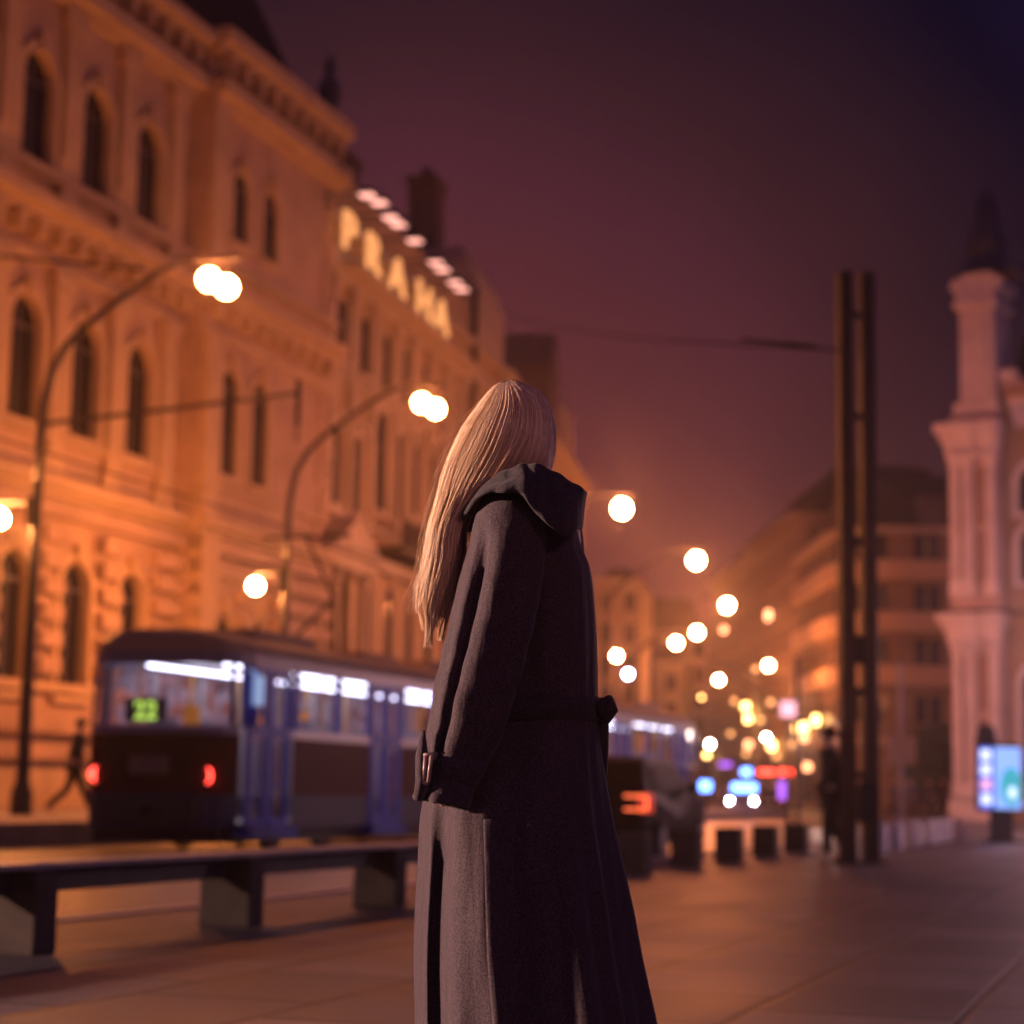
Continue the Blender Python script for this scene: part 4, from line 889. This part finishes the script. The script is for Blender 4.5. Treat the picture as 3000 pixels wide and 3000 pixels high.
# ------------------------------------------------------------------ people
SKIN = mat('skin', (.55, .34, .26), .5)
def skin_mesh(name, joints, edges, m, parent, root_i=0, sub=1, extra=None):
    me = bpy.data.meshes.new(name); me.from_pydata([j[0] for j in joints], edges, []); o = bpy.data.objects.new(name, me); COL.objects.link(o)
    md = o.modifiers.new('skin', 'SKIN'); md.use_smooth_shade = True
    sv = me.skin_vertices[0].data
    for i, j in enumerate(joints):
        r_ = j[1]; sv[i].radius = r_ if isinstance(r_, tuple) else (r_, r_); sv[i].use_root = (i == root_i)
    if sub: ss = o.modifiers.new('sub', 'SUBSURF'); ss.levels = sub; ss.render_levels = sub
    dg = bpy.context.evaluated_depsgraph_get(); em = bpy.data.meshes.new_from_object(o.evaluated_get(dg)); bpy.data.objects.remove(o)
    em.materials.clear(); em.materials.append(m)
    for p_ in em.polygons: p_.use_smooth = True
    q = bpy.data.objects.new(name, em); COL.objects.link(q); q.parent = parent
    return q
def pedestrian(loc, rz, label, stride=.0, h=1.75, coat=(.015, .014, .022), trouser=(.014, .014, .02), hair=(.03, .02, .015), bend=.0, arm_in=0.0):
    """faces +x; feet on z = 0"""
    root = empty('person', loc, rz, label=label, cat='person'); k = h / 1.75
    def V(x, y, z): return (x * k, y * k, z * k)
    s = stride; hp = .93
    J = [(V(0, 0, hp), .12 * k), (V(.02 + bend * .3, 0, 1.18), .12 * k), (V(.02 + bend * .6, 0, 1.40), .125 * k), (V(.03 + bend, 0, 1.50), .055 * k), (V(.05 + bend, 0, 1.60), .085 * k), (V(.05 + bend, 0, 1.70), .06 * k)]
    E = [(0, 1), (1, 2), (2, 3), (3, 4), (4, 5)]
    def chain(start, pts):
        p0 = start
        for pt, r_ in pts:
            J.append((pt, r_ * k)); E.append((p0, len(J) - 1)); p0 = len(J) - 1
        return p0
    for sd in (-1, 1):
        f = s * sd
        kx = f * .45 + .06 * abs(s); 
        chain(0, [(V(.0, sd * .09, .86), .085), (V(kx * .6 + .02, sd * .10, .48), .055), (V(f * .8 - (.12 if f < 0 else 0), sd * .10, .09 if f >= 0 else .13), .04), (V(f * .8 + .14 - (.1 if f < 0 else 0), sd * .11, .035 if f >= 0 else .05), .034)])
        wr = chain(2, [(V(.02 + bend * .6, sd * .19, 1.40), .055), (V(-f * .25, sd * .24, 1.13), .042), (V(-f * .3 + .08 + arm_in, sd * (.23 - arm_in * .5), .90), .03), (V(-f * .3 + .1 + arm_in, sd * (.23 - arm_in * .5), .84), .034)])
        for q in (-.025, 0, .025): chain(wr, [(V(-f * .3 + .11 + q + arm_in, sd * (.23 - arm_in * .5), .77), .009)])
    skin_mesh('body', J, E, SKIN, root)
    CM = mat('coat_%d' % int(coat[0] * 9999 + coat[2] * 99999), coat, .85, var=.2, scale=9); TM = mat('trousers_%d' % int(trouser[0] * 9999 + trouser[2] * 99999), trouser, .85)
    J2 = [(V(0, 0, .80), (.17 * k, .15 * k)), (V(0, 0, 1.0), (.165 * k, .14 * k)), (V(.02 + bend * .3, 0, 1.2), (.16 * k, .14 * k)), (V(.02 + bend * .6, 0, 1.41), (.165 * k, .13 * k)), (V(.03 + bend, 0, 1.49), .075 * k)]; E2 = [(0, 1), (1, 2), (2, 3), (3, 4)]
    for sd in (-1, 1):
        f = s * sd; i = len(J2); J2 += [(V(.02 + bend * .6, sd * .19, 1.41), .08 * k), (V(-f * .25, sd * .25, 1.13), .065 * k), (V(-f * .3 + .08 + arm_in, sd * (.235 - arm_in * .5), .90), .052 * k)]; E2 += [(3, i), (i, i + 1), (i + 1, i + 2)]
    skin_mesh('jacket', J2, E2, CM, root)
    J3 = [(V(0, 0, .92), .13 * k)]; E3 = []
    for sd in (-1, 1):
        f = s * sd; kx = f * .45 + .06 * abs(s); i = len(J3); J3 += [(V(0, sd * .09, .84), .105 * k), (V(kx * .6 + .02, sd * .10, .48), .075 * k), (V(f * .8 - (.12 if f < 0 else 0), sd * .10, .10 if f >= 0 else .14), .06 * k)]; E3 += [(0, i), (i, i + 1), (i + 1, i + 2)]
    skin_mesh('trousers', J3, E3, TM, root)
    m = MB(); m.ball(V(.03 + bend, 0, 1.665), .108 * k, 8, sz=1.0); m.v = [(x - .015 if z < 1.66 * k else x, y, z if z > 1.6 * k else 1.6 * k) for x, y, z in m.v]; m.build('hair', mat('dark_hair_%d' % int(hair[0] * 1000), hair, .6), root, smooth=True)
    return root
p = gr(212, 2391, .28); pedestrian(p, R(-5), 'person in dark jacket striding past the rear of the tram', .42, 1.76, bend=.06)
p = gr(2437, 2528, 0); pedestrian((p.x, p.y, 0), R(160), 'person in long dark coat standing beside the steel pylon', .06, 1.78, arm_in=.1)
for px, py, Y, rz, h, c_, l in ((2722, 2400, 82, 20, 1.74, (.02, .018, .024), 'person in dark coat, left of two walking before the church'), (2765, 2398, 84, 30, 1.8, (.016, .016, .02), 'taller person in dark coat, right of two walking before the church'), (2668, 2405, 78, 200, 1.68, (.05, .05, .10), 'person in bluish jacket behind the pale block seats'), (2618, 2405, 79, 170, 1.7, (.06, .06, .11), 'person in violet jacket farthest left behind the pale block seats')):
    q = at(px, py, Y); pedestrian((q.x, q.y, 0), R(rz), l, .25, h, coat=c_)
# ------------------------------------------------------------------ night air
hz = bpy.data.materials.new('night_haze'); hz.use_nodes = True; ht = hz.node_tree; ht.nodes.clear()
pvn = N(ht, 'ShaderNodeVolumePrincipled'); pvn.inputs['Color'].default_value = (.9, .9, .92, 1); pvn.inputs['Density'].default_value = .0007; pvn.inputs['Anisotropy'].default_value = .9
hto = N(ht, 'ShaderNodeOutputMaterial'); ht.links.new(pvn.outputs[0], hto.inputs['Volume'])
m = MB(); m.box(-175, 175, -75, 345, -1.1, 34); tag(m.build('haze', hz), kind='stuff')
# ------------------------------------------------------------------ the woman in the long coat
WO = Vector((0.02, 4.16, 0.0))
wm = empty('person', WO, 0, label='woman with long fair hair in a long belted dark coat, seen from behind at centre', cat='person')
def wp(px, py, dy): return at(px, py, 4.13 + dy) - WO
def curve(tab):
    ys = [t[0] for t in tab]; n = len(tab[0]) - 1
    def f(y, k=1):
        if y <= ys[0]: return tab[0][k]
        if y >= ys[-1]: return tab[-1][k]
        for i in range(len(ys) - 1):
            if ys[i] <= y <= ys[i + 1]:
                p0 = tab[max(i - 1, 0)]; p1 = tab[i]; p2 = tab[i + 1]; p3 = tab[min(i + 2, len(ys) - 1)]
                h = p2[0] - p1[0]; t = (y - p1[0]) / h
                m1 = (p2[k] - p0[k]) / (p2[0] - p0[0]) * h; m2 = (p3[k] - p1[k]) / (p3[0] - p1[0]) * h
                return (2 * t ** 3 - 3 * t * t + 1) * p1[k] + (t ** 3 - 2 * t * t + t) * m1 + (-2 * t ** 3 + 3 * t * t) * p2[k] + (t ** 3 - t * t) * m2
    return f
# body: one continuous figure, turned to the right and away
J = [(wp(1545, 2120, .04), .11), (wp(1560, 1900, .04), .095), (wp(1560, 1700, .04), .105), (wp(1555, 1545, .04), .10), (wp(1555, 1420, .03), .045), (wp(1545, 1300, .03), .08), (wp(1540, 1210, .03), .066)]
E_ = [(i, i + 1) for i in range(6)]
def wchain(start, pts):
    a = start
    for p, r_ in pts: J.append((p, r_)); E_.append((a, len(J) - 1)); a = len(J) - 1
    return a
hc = wp(1545, 1290, .03)
wchain(5, [(hc + Vector((.03, .07, -.005)), .018), (hc + Vector((.038, .092, -.018)), .011)])       # nose
wchain(5, [(hc + Vector((.022, .05, -.075)), .026)])                                               # chin
wchain(5, [(hc + Vector((.03, -.072, -.01)), .014)])                                                # ear
for pts in ([(1470, 1545, -.08, .05), (1415, 1880, -.13, .038), (1325, 2190, -.13, .027), (1306, 2262, -.13, .03)], [(1640, 1560, .17, .05), (1680, 1850, .20, .036), (1695, 2120, .20, .027), (1700, 2190, .20, .03)]):
    e = wchain(3, [(wp(a, b_, c_), r_) for a, b_, c_, r_ in pts])
    a, b_, c_, _r4 = pts[-1]
    for k, (dx, ln) in enumerate(((-.024, 62), (-.008, 72), (.009, 68), (.025, 52))):
        p0 = wp(a - 4, b_ + 40, c_) + Vector((dx, .004 * k, 0)); p1 = wp(a - 2, b_ + 40 + ln * .55, c_ - .008) + Vector((dx, 0, 0)); p2 = wp(a + 6, b_ + 40 + ln * .8, c_ + .012) + Vector((dx, 0, 0))
        wchain(e, [(p0, .0095), (p1, .0085), (p2, .007)])
    wchain(e, [(wp(a + 20, b_ + 12, c_ - .026), .011), (wp(a + 26, b_ + 52, c_ - .032), .008)])     # thumb
for dx, dyy in ((-.045, -.045), (.045, .06)):
    x0 = .03 + dx; y0 = .02 + dyy
    wchain(0, [(Vector((x0, y0, .88)), .085), (Vector((x0 + .01, y0, .50)), .055), (Vector((x0 - .02, y0 - .02, .10)), .038), (Vector((x0 + .05, y0 + .05, .045)), .034), (Vector((x0 + .11, y0 + .10, .03)), .026)])
skin_mesh('body', J, E_, SKIN, wm, sub=2)
for dx, dyy in ((-.045, -.045), (.045, .06)):
    x0 = .03 + dx; y0 = .02 + dyy
    skin_mesh('boot', [(Vector((x0 + .005, y0, .38)), .062), (Vector((x0 - .02, y0 - .02, .12)), .052), (Vector((x0 - .015, y0 - .02, .06)), .048), (Vector((x0 + .06, y0 + .055, .048)), .043), (Vector((x0 + .13, y0 + .115, .04)), .036)], [(0, 1), (1, 2), (2, 3), (3, 4)], mat('boot_leather', (.02, .015, .014), .35), wm)
# coat cloth
def cloth(name, c, sheen=.25):
    m = mat(name, c, .8, var=.10, scale=6, sheen=sheen, spec=.25)
    t = m.node_tree; bs = t.nodes['Principled BSDF']; tcn = N(t, 'ShaderNodeTexCoord')
    wv = N(t, 'ShaderNodeTexNoise'); wv.inputs['Scale'].default_value = 420; wv.inputs['Detail'].default_value = 2; t.links.new(tcn.outputs['Object'], wv.inputs['Vector'])
    n2 = N(t, 'ShaderNodeTexNoise'); n2.inputs['Scale'].default_value = 9; n2.inputs['Detail'].default_value = 4
    mp = N(t, 'ShaderNodeMapping'); mp.inputs['Scale'].default_value = (1.6, 1.6, .45); t.links.new(tcn.outputs['Object'], mp.inputs[0]); t.links.new(mp.outputs[0], n2.inputs['Vector'])
    sp = N(t, 'ShaderNodeTexNoise'); sp.inputs['Scale'].default_value = 260; sp.inputs['Detail'].default_value = 3; t.links.new(tcn.outputs['Object'], sp.inputs['Vector'])
    rm = N(t, 'ShaderNodeMapRange'); rm.inputs['From Min'].default_value = .35; rm.inputs['From Max'].default_value = .65; rm.inputs['To Min'].default_value = .45; rm.inputs['To Max'].default_value = 1.65; t.links.new(sp.outputs['Fac'], rm.inputs[0])
    mx = N(t, 'ShaderNodeMix', data_type='RGBA', blend_type='MULTIPLY'); mx.inputs[0].default_value = 1; mx.inputs[6].default_value = (*c, 1); t.links.new(rm.outputs[0], mx.inputs[7]); t.links.new(mx.outputs[2], bs.inputs['Base Color'])
    b1 = N(t, 'ShaderNodeBump'); b1.inputs['Strength'].default_value = .5; b1.inputs['Distance'].default_value = .03; t.links.new(n2.outputs['Fac'], b1.inputs['Height'])
    b2 = N(t, 'ShaderNodeBump'); b2.inputs['Strength'].default_value = .35; b2.inputs['Distance'].default_value = .002; t.links.new(wv.outputs['Fac'], b2.inputs['Height']); t.links.new(b1.outputs[0], b2.inputs['Normal']); t.links.new(b2.outputs[0], bs.inputs['Normal'])
    return m
COAT = cloth('coat_wool', (.034, .021, .029), .10); COLLARM = cloth('collar_cloth', (.022, .016, .022), .08)
CT = [(1405, 1500, 1620, .05), (1430, 1408, 1650, .095), (1475, 1394, 1672, .125), (1530, 1395, 1686, .14), (1600, 1382, 1703, .152), (1660, 1375, 1727, .158), (1800, 1362, 1742, .155), (1950, 1350, 1748, .148), (2075, 1338, 1748, .142), (2200, 1300, 1756, .155), (2355, 1240, 1776, .18), (2530, 1226, 1806, .20), (2670, 1217, 1831, .215), (2810, 1212, 1853, .23), (3000, 1212, 1890, .25), (3220, 1208, 1928, .27)]
cL, cR, cD = curve([(a, b_) for a, b_, c_, d in CT]), curve([(a, c_) for a, b_, c_, d in CT]), curve([(a, d) for a, b_, c_, d in CT])
amp = curve([(1400, .0), (1600, .01), (1900, .03), (2075, .035), (2200, .045), (2400, .075), (2700, .11), (3220, .13)])
def coat_pt(py, th, k=1.0):
    xl, xr, d = cL(py), cR(py), cD(py); xc, hw = (xl + xr) / 2, (xr - xl) / 2
    A = amp(py)
    ph = (py - 2000) / 900
    dg = math.degrees((th + math.pi) % (2 * math.pi) - math.pi)
    gA = min(1, max(0, (py - 2200) / 330)); A *= .75
    fd = 1 - .7 * min(1, max(0, (py - 2700) / 350)); q0 = -.40 * gA * math.exp(-((dg + 140) / 9) ** 2) + .07 * fd * gA * math.exp(-((dg + 108) / 10) ** 2) - .09 * gA * math.exp(-((dg + 76) / 8) ** 2) - .035 * gA * math.exp(-((dg + 45) / 9) ** 2)
    q = 1 + q0 + A * (.75 * math.sin(5 * th + .6 + .35 * ph) + .35 * math.sin(10 * th + 2.1 - .8 * ph) + .25 * math.sin(17 * th + .6 * ph))
    if 2040 < py < 2110: q = 1 + (q - 1) * .4
    c_, s_ = math.cos(th), math.sin(th)
    c_ = math.copysign(abs(c_) ** .85, c_)
    return wp(xc + hw * c_ * k * (1 + (q - 1 - q0) * .9 + q0 * .25), py, .05 + d * s_ * q * k)
NT = 120
rows = [[coat_pt(py, 2 * math.pi * j / NT) for j in range(NT)] for py in [1405, 1418, 1430, 1445] + list(range(1465, 3221, 15))]
m = MB(); m.grid(rows, close_u=True)
rows2 = [[coat_pt(py, 2 * math.pi * j / NT, .975) for j in range(NT)] for py in (3220, 3100, 2900)]
m.grid(rows2, close_u=True); m.grid([rows[-1], rows2[0]], close_u=True)
coat = m.build('coat', COAT, wm, smooth=True, merge=True)
# back vent flap and side seam, slightly proud of the coat
m = MB(); rws = []
for py in range(2400, 3215, 20):
    t0 = -math.pi / 2 - .28 + (py - 2400) * .00002; rws.append([coat_pt(py, t0 + j * .022, 1.0) + Vector((0, -.0015 - .003 * math.sin(math.pi * j / 8), 0)) for j in range(9)])
m.grid(rws); fl_ = m.build('back_vent', COAT, coat, smooth=True); so = fl_.modifiers.new('s', 'SOLIDIFY'); so.thickness = .002
# sleeves
ST = [(1440, 1440, 1545, .04), (1475, 1408, 1575, .068), (1530, 1388, 1594, .085), (1600, 1374, 1600, .09), (1700, 1348, 1592, .088), (1850, 1314, 1562, .083), (2000, 1279, 1522, .079), (2150, 1254, 1470, .074), (2240, 1243, 1420, .064), (2300, 1228, 1390, .064), (2356, 1205, 1380, .084)]
sL, sR, sD = curve([(a, b_) for a, b_, c_, d in ST]), curve([(a, c_) for a, b_, c_, d in ST]), curve([(a, d) for a, b_, c_, d in ST])
def sleeve_pt(py, th, k=1.0, far=False):
    xl, xr, d = sL(py), sR(py), sD(py); xc, hw = (xl + xr) / 2, (xr - xl) / 2
    g = min(1, max(0, (py - 1520) / 200))
    ph = (py - 1500) / 850
    dg = math.degrees((th + math.pi) % (2 * math.pi) - math.pi)
    q = 1 + g * (-.36 * math.exp(-((dg + 130) / 9) ** 2) + .07 * math.exp(-((dg + 100) / 11) ** 2) - .08 * math.exp(-((dg + 68) / 9) ** 2) + .03 * math.sin(4 * th + 2.6 + 1.2 * ph) + .03 * math.sin(7 * th + .4 - 2.5 * ph) + .018 * math.sin(py / 17 + 3 * th) * math.exp(-((py - 1950) / 190) ** 2) + .02 * math.sin(py / 26 - 2 * th) * math.exp(-((py - 2130) / 160) ** 2))
    c_, s_ = math.cos(th), math.sin(th)
    ty = py + (14 * c_ if py > 2200 else 14 * c_ * max(0, (py - 1900) / 300)) * 1.0
    if far:
        return wp(1655 + (xc - 1490) * -.20 + hw * .5 * c_ * k, ty + 40 - (py - 1450) * .12, .20 + d * s_ * q * k * .8)
    return wp(xc + hw * c_ * q * k, ty, -.085 - .035 * min(1, max(0, (py - 1500) / 500)) + d * s_ * q * k)
def sleeve(far):
    ys = [1440, 1455] + list(range(1475, 2357, 9)); NS = 56
    rws = [[sleeve_pt(y, 2 * math.pi * j / NS, 1, far) for j in range(NS)] for y in ys]
    m = MB(); m.grid(rws, close_u=True)
    m.grid([rws[-1], [sleeve_pt(2355, 2 * math.pi * j / NS, .93, far) for j in range(NS)], [sleeve_pt(2250, 2 * math.pi * j / NS, .88, far) for j in range(NS)]], close_u=True)
    m.face(rws[0])
    sl = m.build('sleeve', COAT, coat, smooth=True, merge=True)
    m = MB(); rws = []
    for y, k in ((2214, 1.005), (2216, 1.05), (2286, 1.05), (2288, 1.005)): rws.append([sleeve_pt(y, 2 * math.pi * j / NS, k, far) for j in range(NS)])
    m.grid(rws, close_u=True); m.build('cuff_strap', COAT, coat, smooth=True)
sleeve(False); sleeve(True)
BUCK = mat('buckle_horn', (.30, .20, .19), .35, var=.3, scale=40)
m = MB()
def bar(a, b_, r_): m.tube([wp(*a), wp(*b_)], r_, 8)
d0 = -.185
for a, b_ in (((1226, 2292, d0), (1236, 2212, d0)), ((1236, 2212, d0), (1264, 2212, d0 - .006)), ((1264, 2212, d0 - .006), (1254, 2294, d0 - .006)), ((1254, 2294, d0 - .006), (1226, 2292, d0)), ((1246, 2214, d0 - .004), (1241, 2290, d0 - .004))): bar(a, b_, .0042)
m.build('buckle', BUCK, coat, smooth=True)
m = MB(); m.tube([wp(1240, 2140, -.165), wp(1236, 2215, -.178), wp(1236, 2290, -.18), wp(1222, 2345, -.178)], [.004, .013, .013, .008], 8); m.build('strap_end', COAT, coat, smooth=True)
# belt and knot
m = MB(); rws = []
for y, k in ((2040, 1.0), (2043, 1.035), (2106, 1.035), (2109, 1.0)): rws.append([coat_pt(y, 2 * math.pi * j / NT, k) for j in range(NT)])
m.grid(rws, close_u=True); belt = m.build('belt', COLLARM, coat, smooth=True)
m = MB(); m.ball(wp(1768, 2076, .02), .021, 10, sz=1.15, sy=1.3); m.tube([wp(1762, 2070, .03), wp(1782, 2056, .01), wp(1791, 2080, .0), wp(1776, 2104, .01), wp(1760, 2098, .03)], [.012, .015, .015, .013, .01], 10)
m.tube([wp(1762, 2100, .06), wp(1756, 2180, .09), wp(1752, 2300, .1)], [.016, .02, .02], 8); m.build('belt_knot', COLLARM, belt, smooth=True)
# collar: wide, turned up, with the front tips to the right
top = [(1390, 1462, .10), (1396, 1448, .0), (1418, 1424, -.055), (1450, 1398, -.082), (1490, 1376, -.10), (1530, 1362, -.11), (1572, 1360, -.112), (1618, 1378, -.105), (1662, 1404, -.09), (1707, 1432, -.05), (1716, 1440, .03)]
mid_ = [(1352, 1500, .12), (1366, 1486, -.02), (1392, 1452, -.09), (1434, 1424, -.128), (1484, 1408, -.15), (1536, 1410, -.162), (1580, 1434, -.166), (1626, 1468, -.158), (1664, 1484, -.135), (1694, 1488, -.085), (1706, 1490, .02)]
bot = [(1338, 1556, .13), (1350, 1545, -.03), (1368, 1494, -.105), (1408, 1456, -.150), (1458, 1438, -.172), (1514, 1446, -.182), (1566, 1492, -.184), (1612, 1546, -.176), (1652, 1570, -.152), (1688, 1558, -.11), (1700, 1550, .0)]
def resamp(pts, n=44):
    cx_ = curve([(i, p[0]) for i, p in enumerate(pts)]); cy_ = curve([(i, p[1]) for i, p in enumerate(pts)]); cz_ = curve([(i, p[2]) for i, p in enumerate(pts)])
    return [(cx_(i * (len(pts) - 1) / n), cy_(i * (len(pts) - 1) / n), cz_(i * (len(pts) - 1) / n)) for i in range(n + 1)]
T_, Mi_, B_2 = resamp(top), resamp(mid_), resamp(bot)
rws = []
for k in range(13):
    f_ = k / 12; row = []
    for a, b_, c_ in zip(T_, Mi_, B_2):
        w0, w1, w2 = (1 - f_) ** 2, 2 * f_ * (1 - f_), f_ * f_
        i_ = len(row); wv_ = .006 * math.sin(i_ * .55 + 3 * f_) * math.sin(math.pi * f_) + .004 * math.sin(i_ * 1.3 - 5 * f_) + .006 * math.exp(-((f_ - .35 - .05 * math.sin(i_ * .3)) / .07) ** 2)
        row.append(wp(a[0] * w0 + b_[0] * w1 + c_[0] * w2 + 3 * math.sin(i_ * .9) * f_, a[1] * w0 + b_[1] * w1 + c_[1] * w2 + 5 * math.sin(i_ * .7 + 1) * f_ + 3 * math.sin(i_ * 1.1) * (1 - f_), a[2] * w0 + b_[2] * w1 + c_[2] * w2 - wv_))
    rws.append(row)
m = MB(); m.grid(rws)
# far side of the collar closes round the neck
rws2 = []
for k in range(13):
    a = rws[k][-1]; b_ = rws[k][0]
    row = []
    for j in range(15):
        g = j / 14; row.append(a.lerp(b_, g) + Vector((0, .16 * math.sin(math.pi * g), .02 * math.sin(math.pi * g))))
    rws2.append(row)
m.grid(rws2)
co = m.build('collar', COLLARM, coat, smooth=True, merge=True); so = co.modifiers.new('s', 'SOLIDIFY'); so.thickness = .009; so.offset = 0; sb = co.modifiers.new('sub', 'SUBSURF'); sb.levels = 1; sb.render_levels = 1
# hair
hL = curve([(1113, 1484), (1121, 1462), (1135, 1441), (1155, 1422), (1199, 1388), (1246, 1353), (1325, 1315), (1385, 1292), (1469, 1272), (1534, 1255), (1609, 1241), (1660, 1235), (1749, 1213), (1800, 1213), (1860, 1228)])
hR = curve([(1113, 1500), (1121, 1535), (1140, 1576), (1170, 1603), (1220, 1622), (1290, 1629), (1350, 1622), (1400, 1606), (1460, 1585)])
hM = curve([(1113, 1494), (1150, 1520), (1200, 1535), (1280, 1522), (1350, 1486), (1430, 1432), (1500, 1385), (1550, 1362), (1620, 1358), (1700, 1343), (1800, 1312), (1860, 1288)])
hD = curve([(1113, .01), (1125, .045), (1160, .082), (1220, .104), (1300, .108), (1380, .095), (1500, .068), (1700, .05), (1860, .03)])
hC = curve([(1113, .025), (1300, .02), (1420, .0), (1550, -.02), (1860, -.035)])
def hair_depth(x, y, q, sgn=-1):
    g = min(1, max(0, (y - 1385) / 70)); rr = hR(y) * (1 - g) + hM(y) * g; l = hL(y)
    u = (x - (l + rr) / 2) / max(4, (rr - l) / 2); u = max(-.99, min(.99, u))
    return hC(y) + sgn * hD(y) * math.sqrt(1 - u * u) * q
m = MB(); rws = []
for y in [1116, 1120, 1128, 1140] + list(range(1160, 1400, 20)) + list(range(1400, 1700, 20)):
    g = min(1, max(0, (y - 1385) / 70)); rr = hR(y) * (1 - g) + hM(y) * g; l = hL(y); f_ = .95 if y < 1400 else .86
    if y > 1560: f_ *= max(.1, 1 - (y - 1560) / 170)
    rws.append([wp((l + rr) / 2 + (rr - l) / 2 * f_ * math.cos(2 * math.pi * j / 32), y, hC(y) + hD(y) * f_ * math.sin(2 * math.pi * j / 32)) for j in range(32)])
m.grid(rws, close_u=True)
rnd = random.Random(11)
locks = [rnd.random() for i in range(46)]
def strand(s, q, y1, sgn, wav, ph, rad, mi, fly=0.0):
    y0 = 1113 + 7 * rnd.random(); pts = []; n = max(9, int((y1 - y0) / 36))
    for i in range(n + 1):
        t = (i / n) ** 1.7; y = y0 + (y1 - y0) * t
        if s <= 1: x = hL(y) + (hM(y) - hL(y)) * s
        else: x = hM(y) + (hR(y) - hM(y)) * (s - 1) / .65
        x += wav * math.sin(y / 62 + ph) * max(0, (y - 1280) / 300) + 2.2 * math.sin(y / 38 + ph * 3 + s * 40) * min(1, max(0, (y - 1200) / 200)) + fly * t * t
        pts.append(wp(x, y, hair_depth(x, y, q + .05 * math.sin(y / 55 + ph * 2.3 + s * 11) * min(1, max(0, (y - 1300) / 250)), sgn)))
    k = len(m.v)
    m.mi = mi
    rows = []
    for i, p in enumerate(pts):
        t = i / n; r_ = rad * (1 - .65 * t ** 3) * min(1, .4 + 4 * t)
        rows.append([p + Vector((r_ * math.cos(a), r_ * math.sin(a), 0)) for a in (0.5, 2.6, 4.7)])
    m.grid(rows, close_u=True)
def endy(s): return (1770 + 75 * min(1, s / .35) - 30 * max(0, s - .6)) if s <= 1 else 1425
for kind, cnt in ((-1, 9000), (1, 900)):
    for i in range(cnt):
        s_raw = rnd.random() * (1.65 if kind < 0 else 1.6)
        if s_raw <= 1:
            lk = min(locks, key=lambda v: abs(v - s_raw)); j = locks.index(lk)
            s = lk + (s_raw - lk) * (.72 + .28 * rnd.random() + .02); y1 = endy(s) + 60 * math.sin(j * 12.9898) - abs(rnd.gauss(0, 80)); wav = 11 * math.sin(j * 3.3) + 3; ph = j * 1.7
        else: s = s_raw; y1 = 1425 + rnd.random() * 25; wav = 0; ph = 0; j = int(s * 40)
        strand(s, .92 + .10 * rnd.random() + .018 * math.sin(j * 5.1 + s_raw * 9), y1, kind, wav, ph + rnd.gauss(0, .25), .0005 + .0004 * rnd.random(), 1 + (j * 7 + int(rnd.random() * 2)) % 4)
for i in range(320): strand(rnd.random() * .12, 1.0, 1250 + rnd.random() * 560, rnd.choice((-1, 1)), rnd.uniform(-9, 9), rnd.random() * 6, .0004, 1 + i % 4, fly=-rnd.random() ** 2 * 34)
for i in range(60): strand(1.55 + rnd.random() * .1, 1.0, 1250 + rnd.random() * 150, -1, 0, 0, .0004, 2 + i % 2, fly=rnd.random() ** 2 * 12)
HM = [mat('hair_base', (.30, .17, .10), .5), mat('hair_a', (.80, .57, .36), .3, spec=.6), mat('hair_b', (.64, .41, .23), .32, spec=.6), mat('hair_c', (.88, .68, .48), .3, spec=.6), mat('hair_d', (.40, .21, .10), .34, spec=.6)]
m.build('hair', HM, wm, smooth=True)
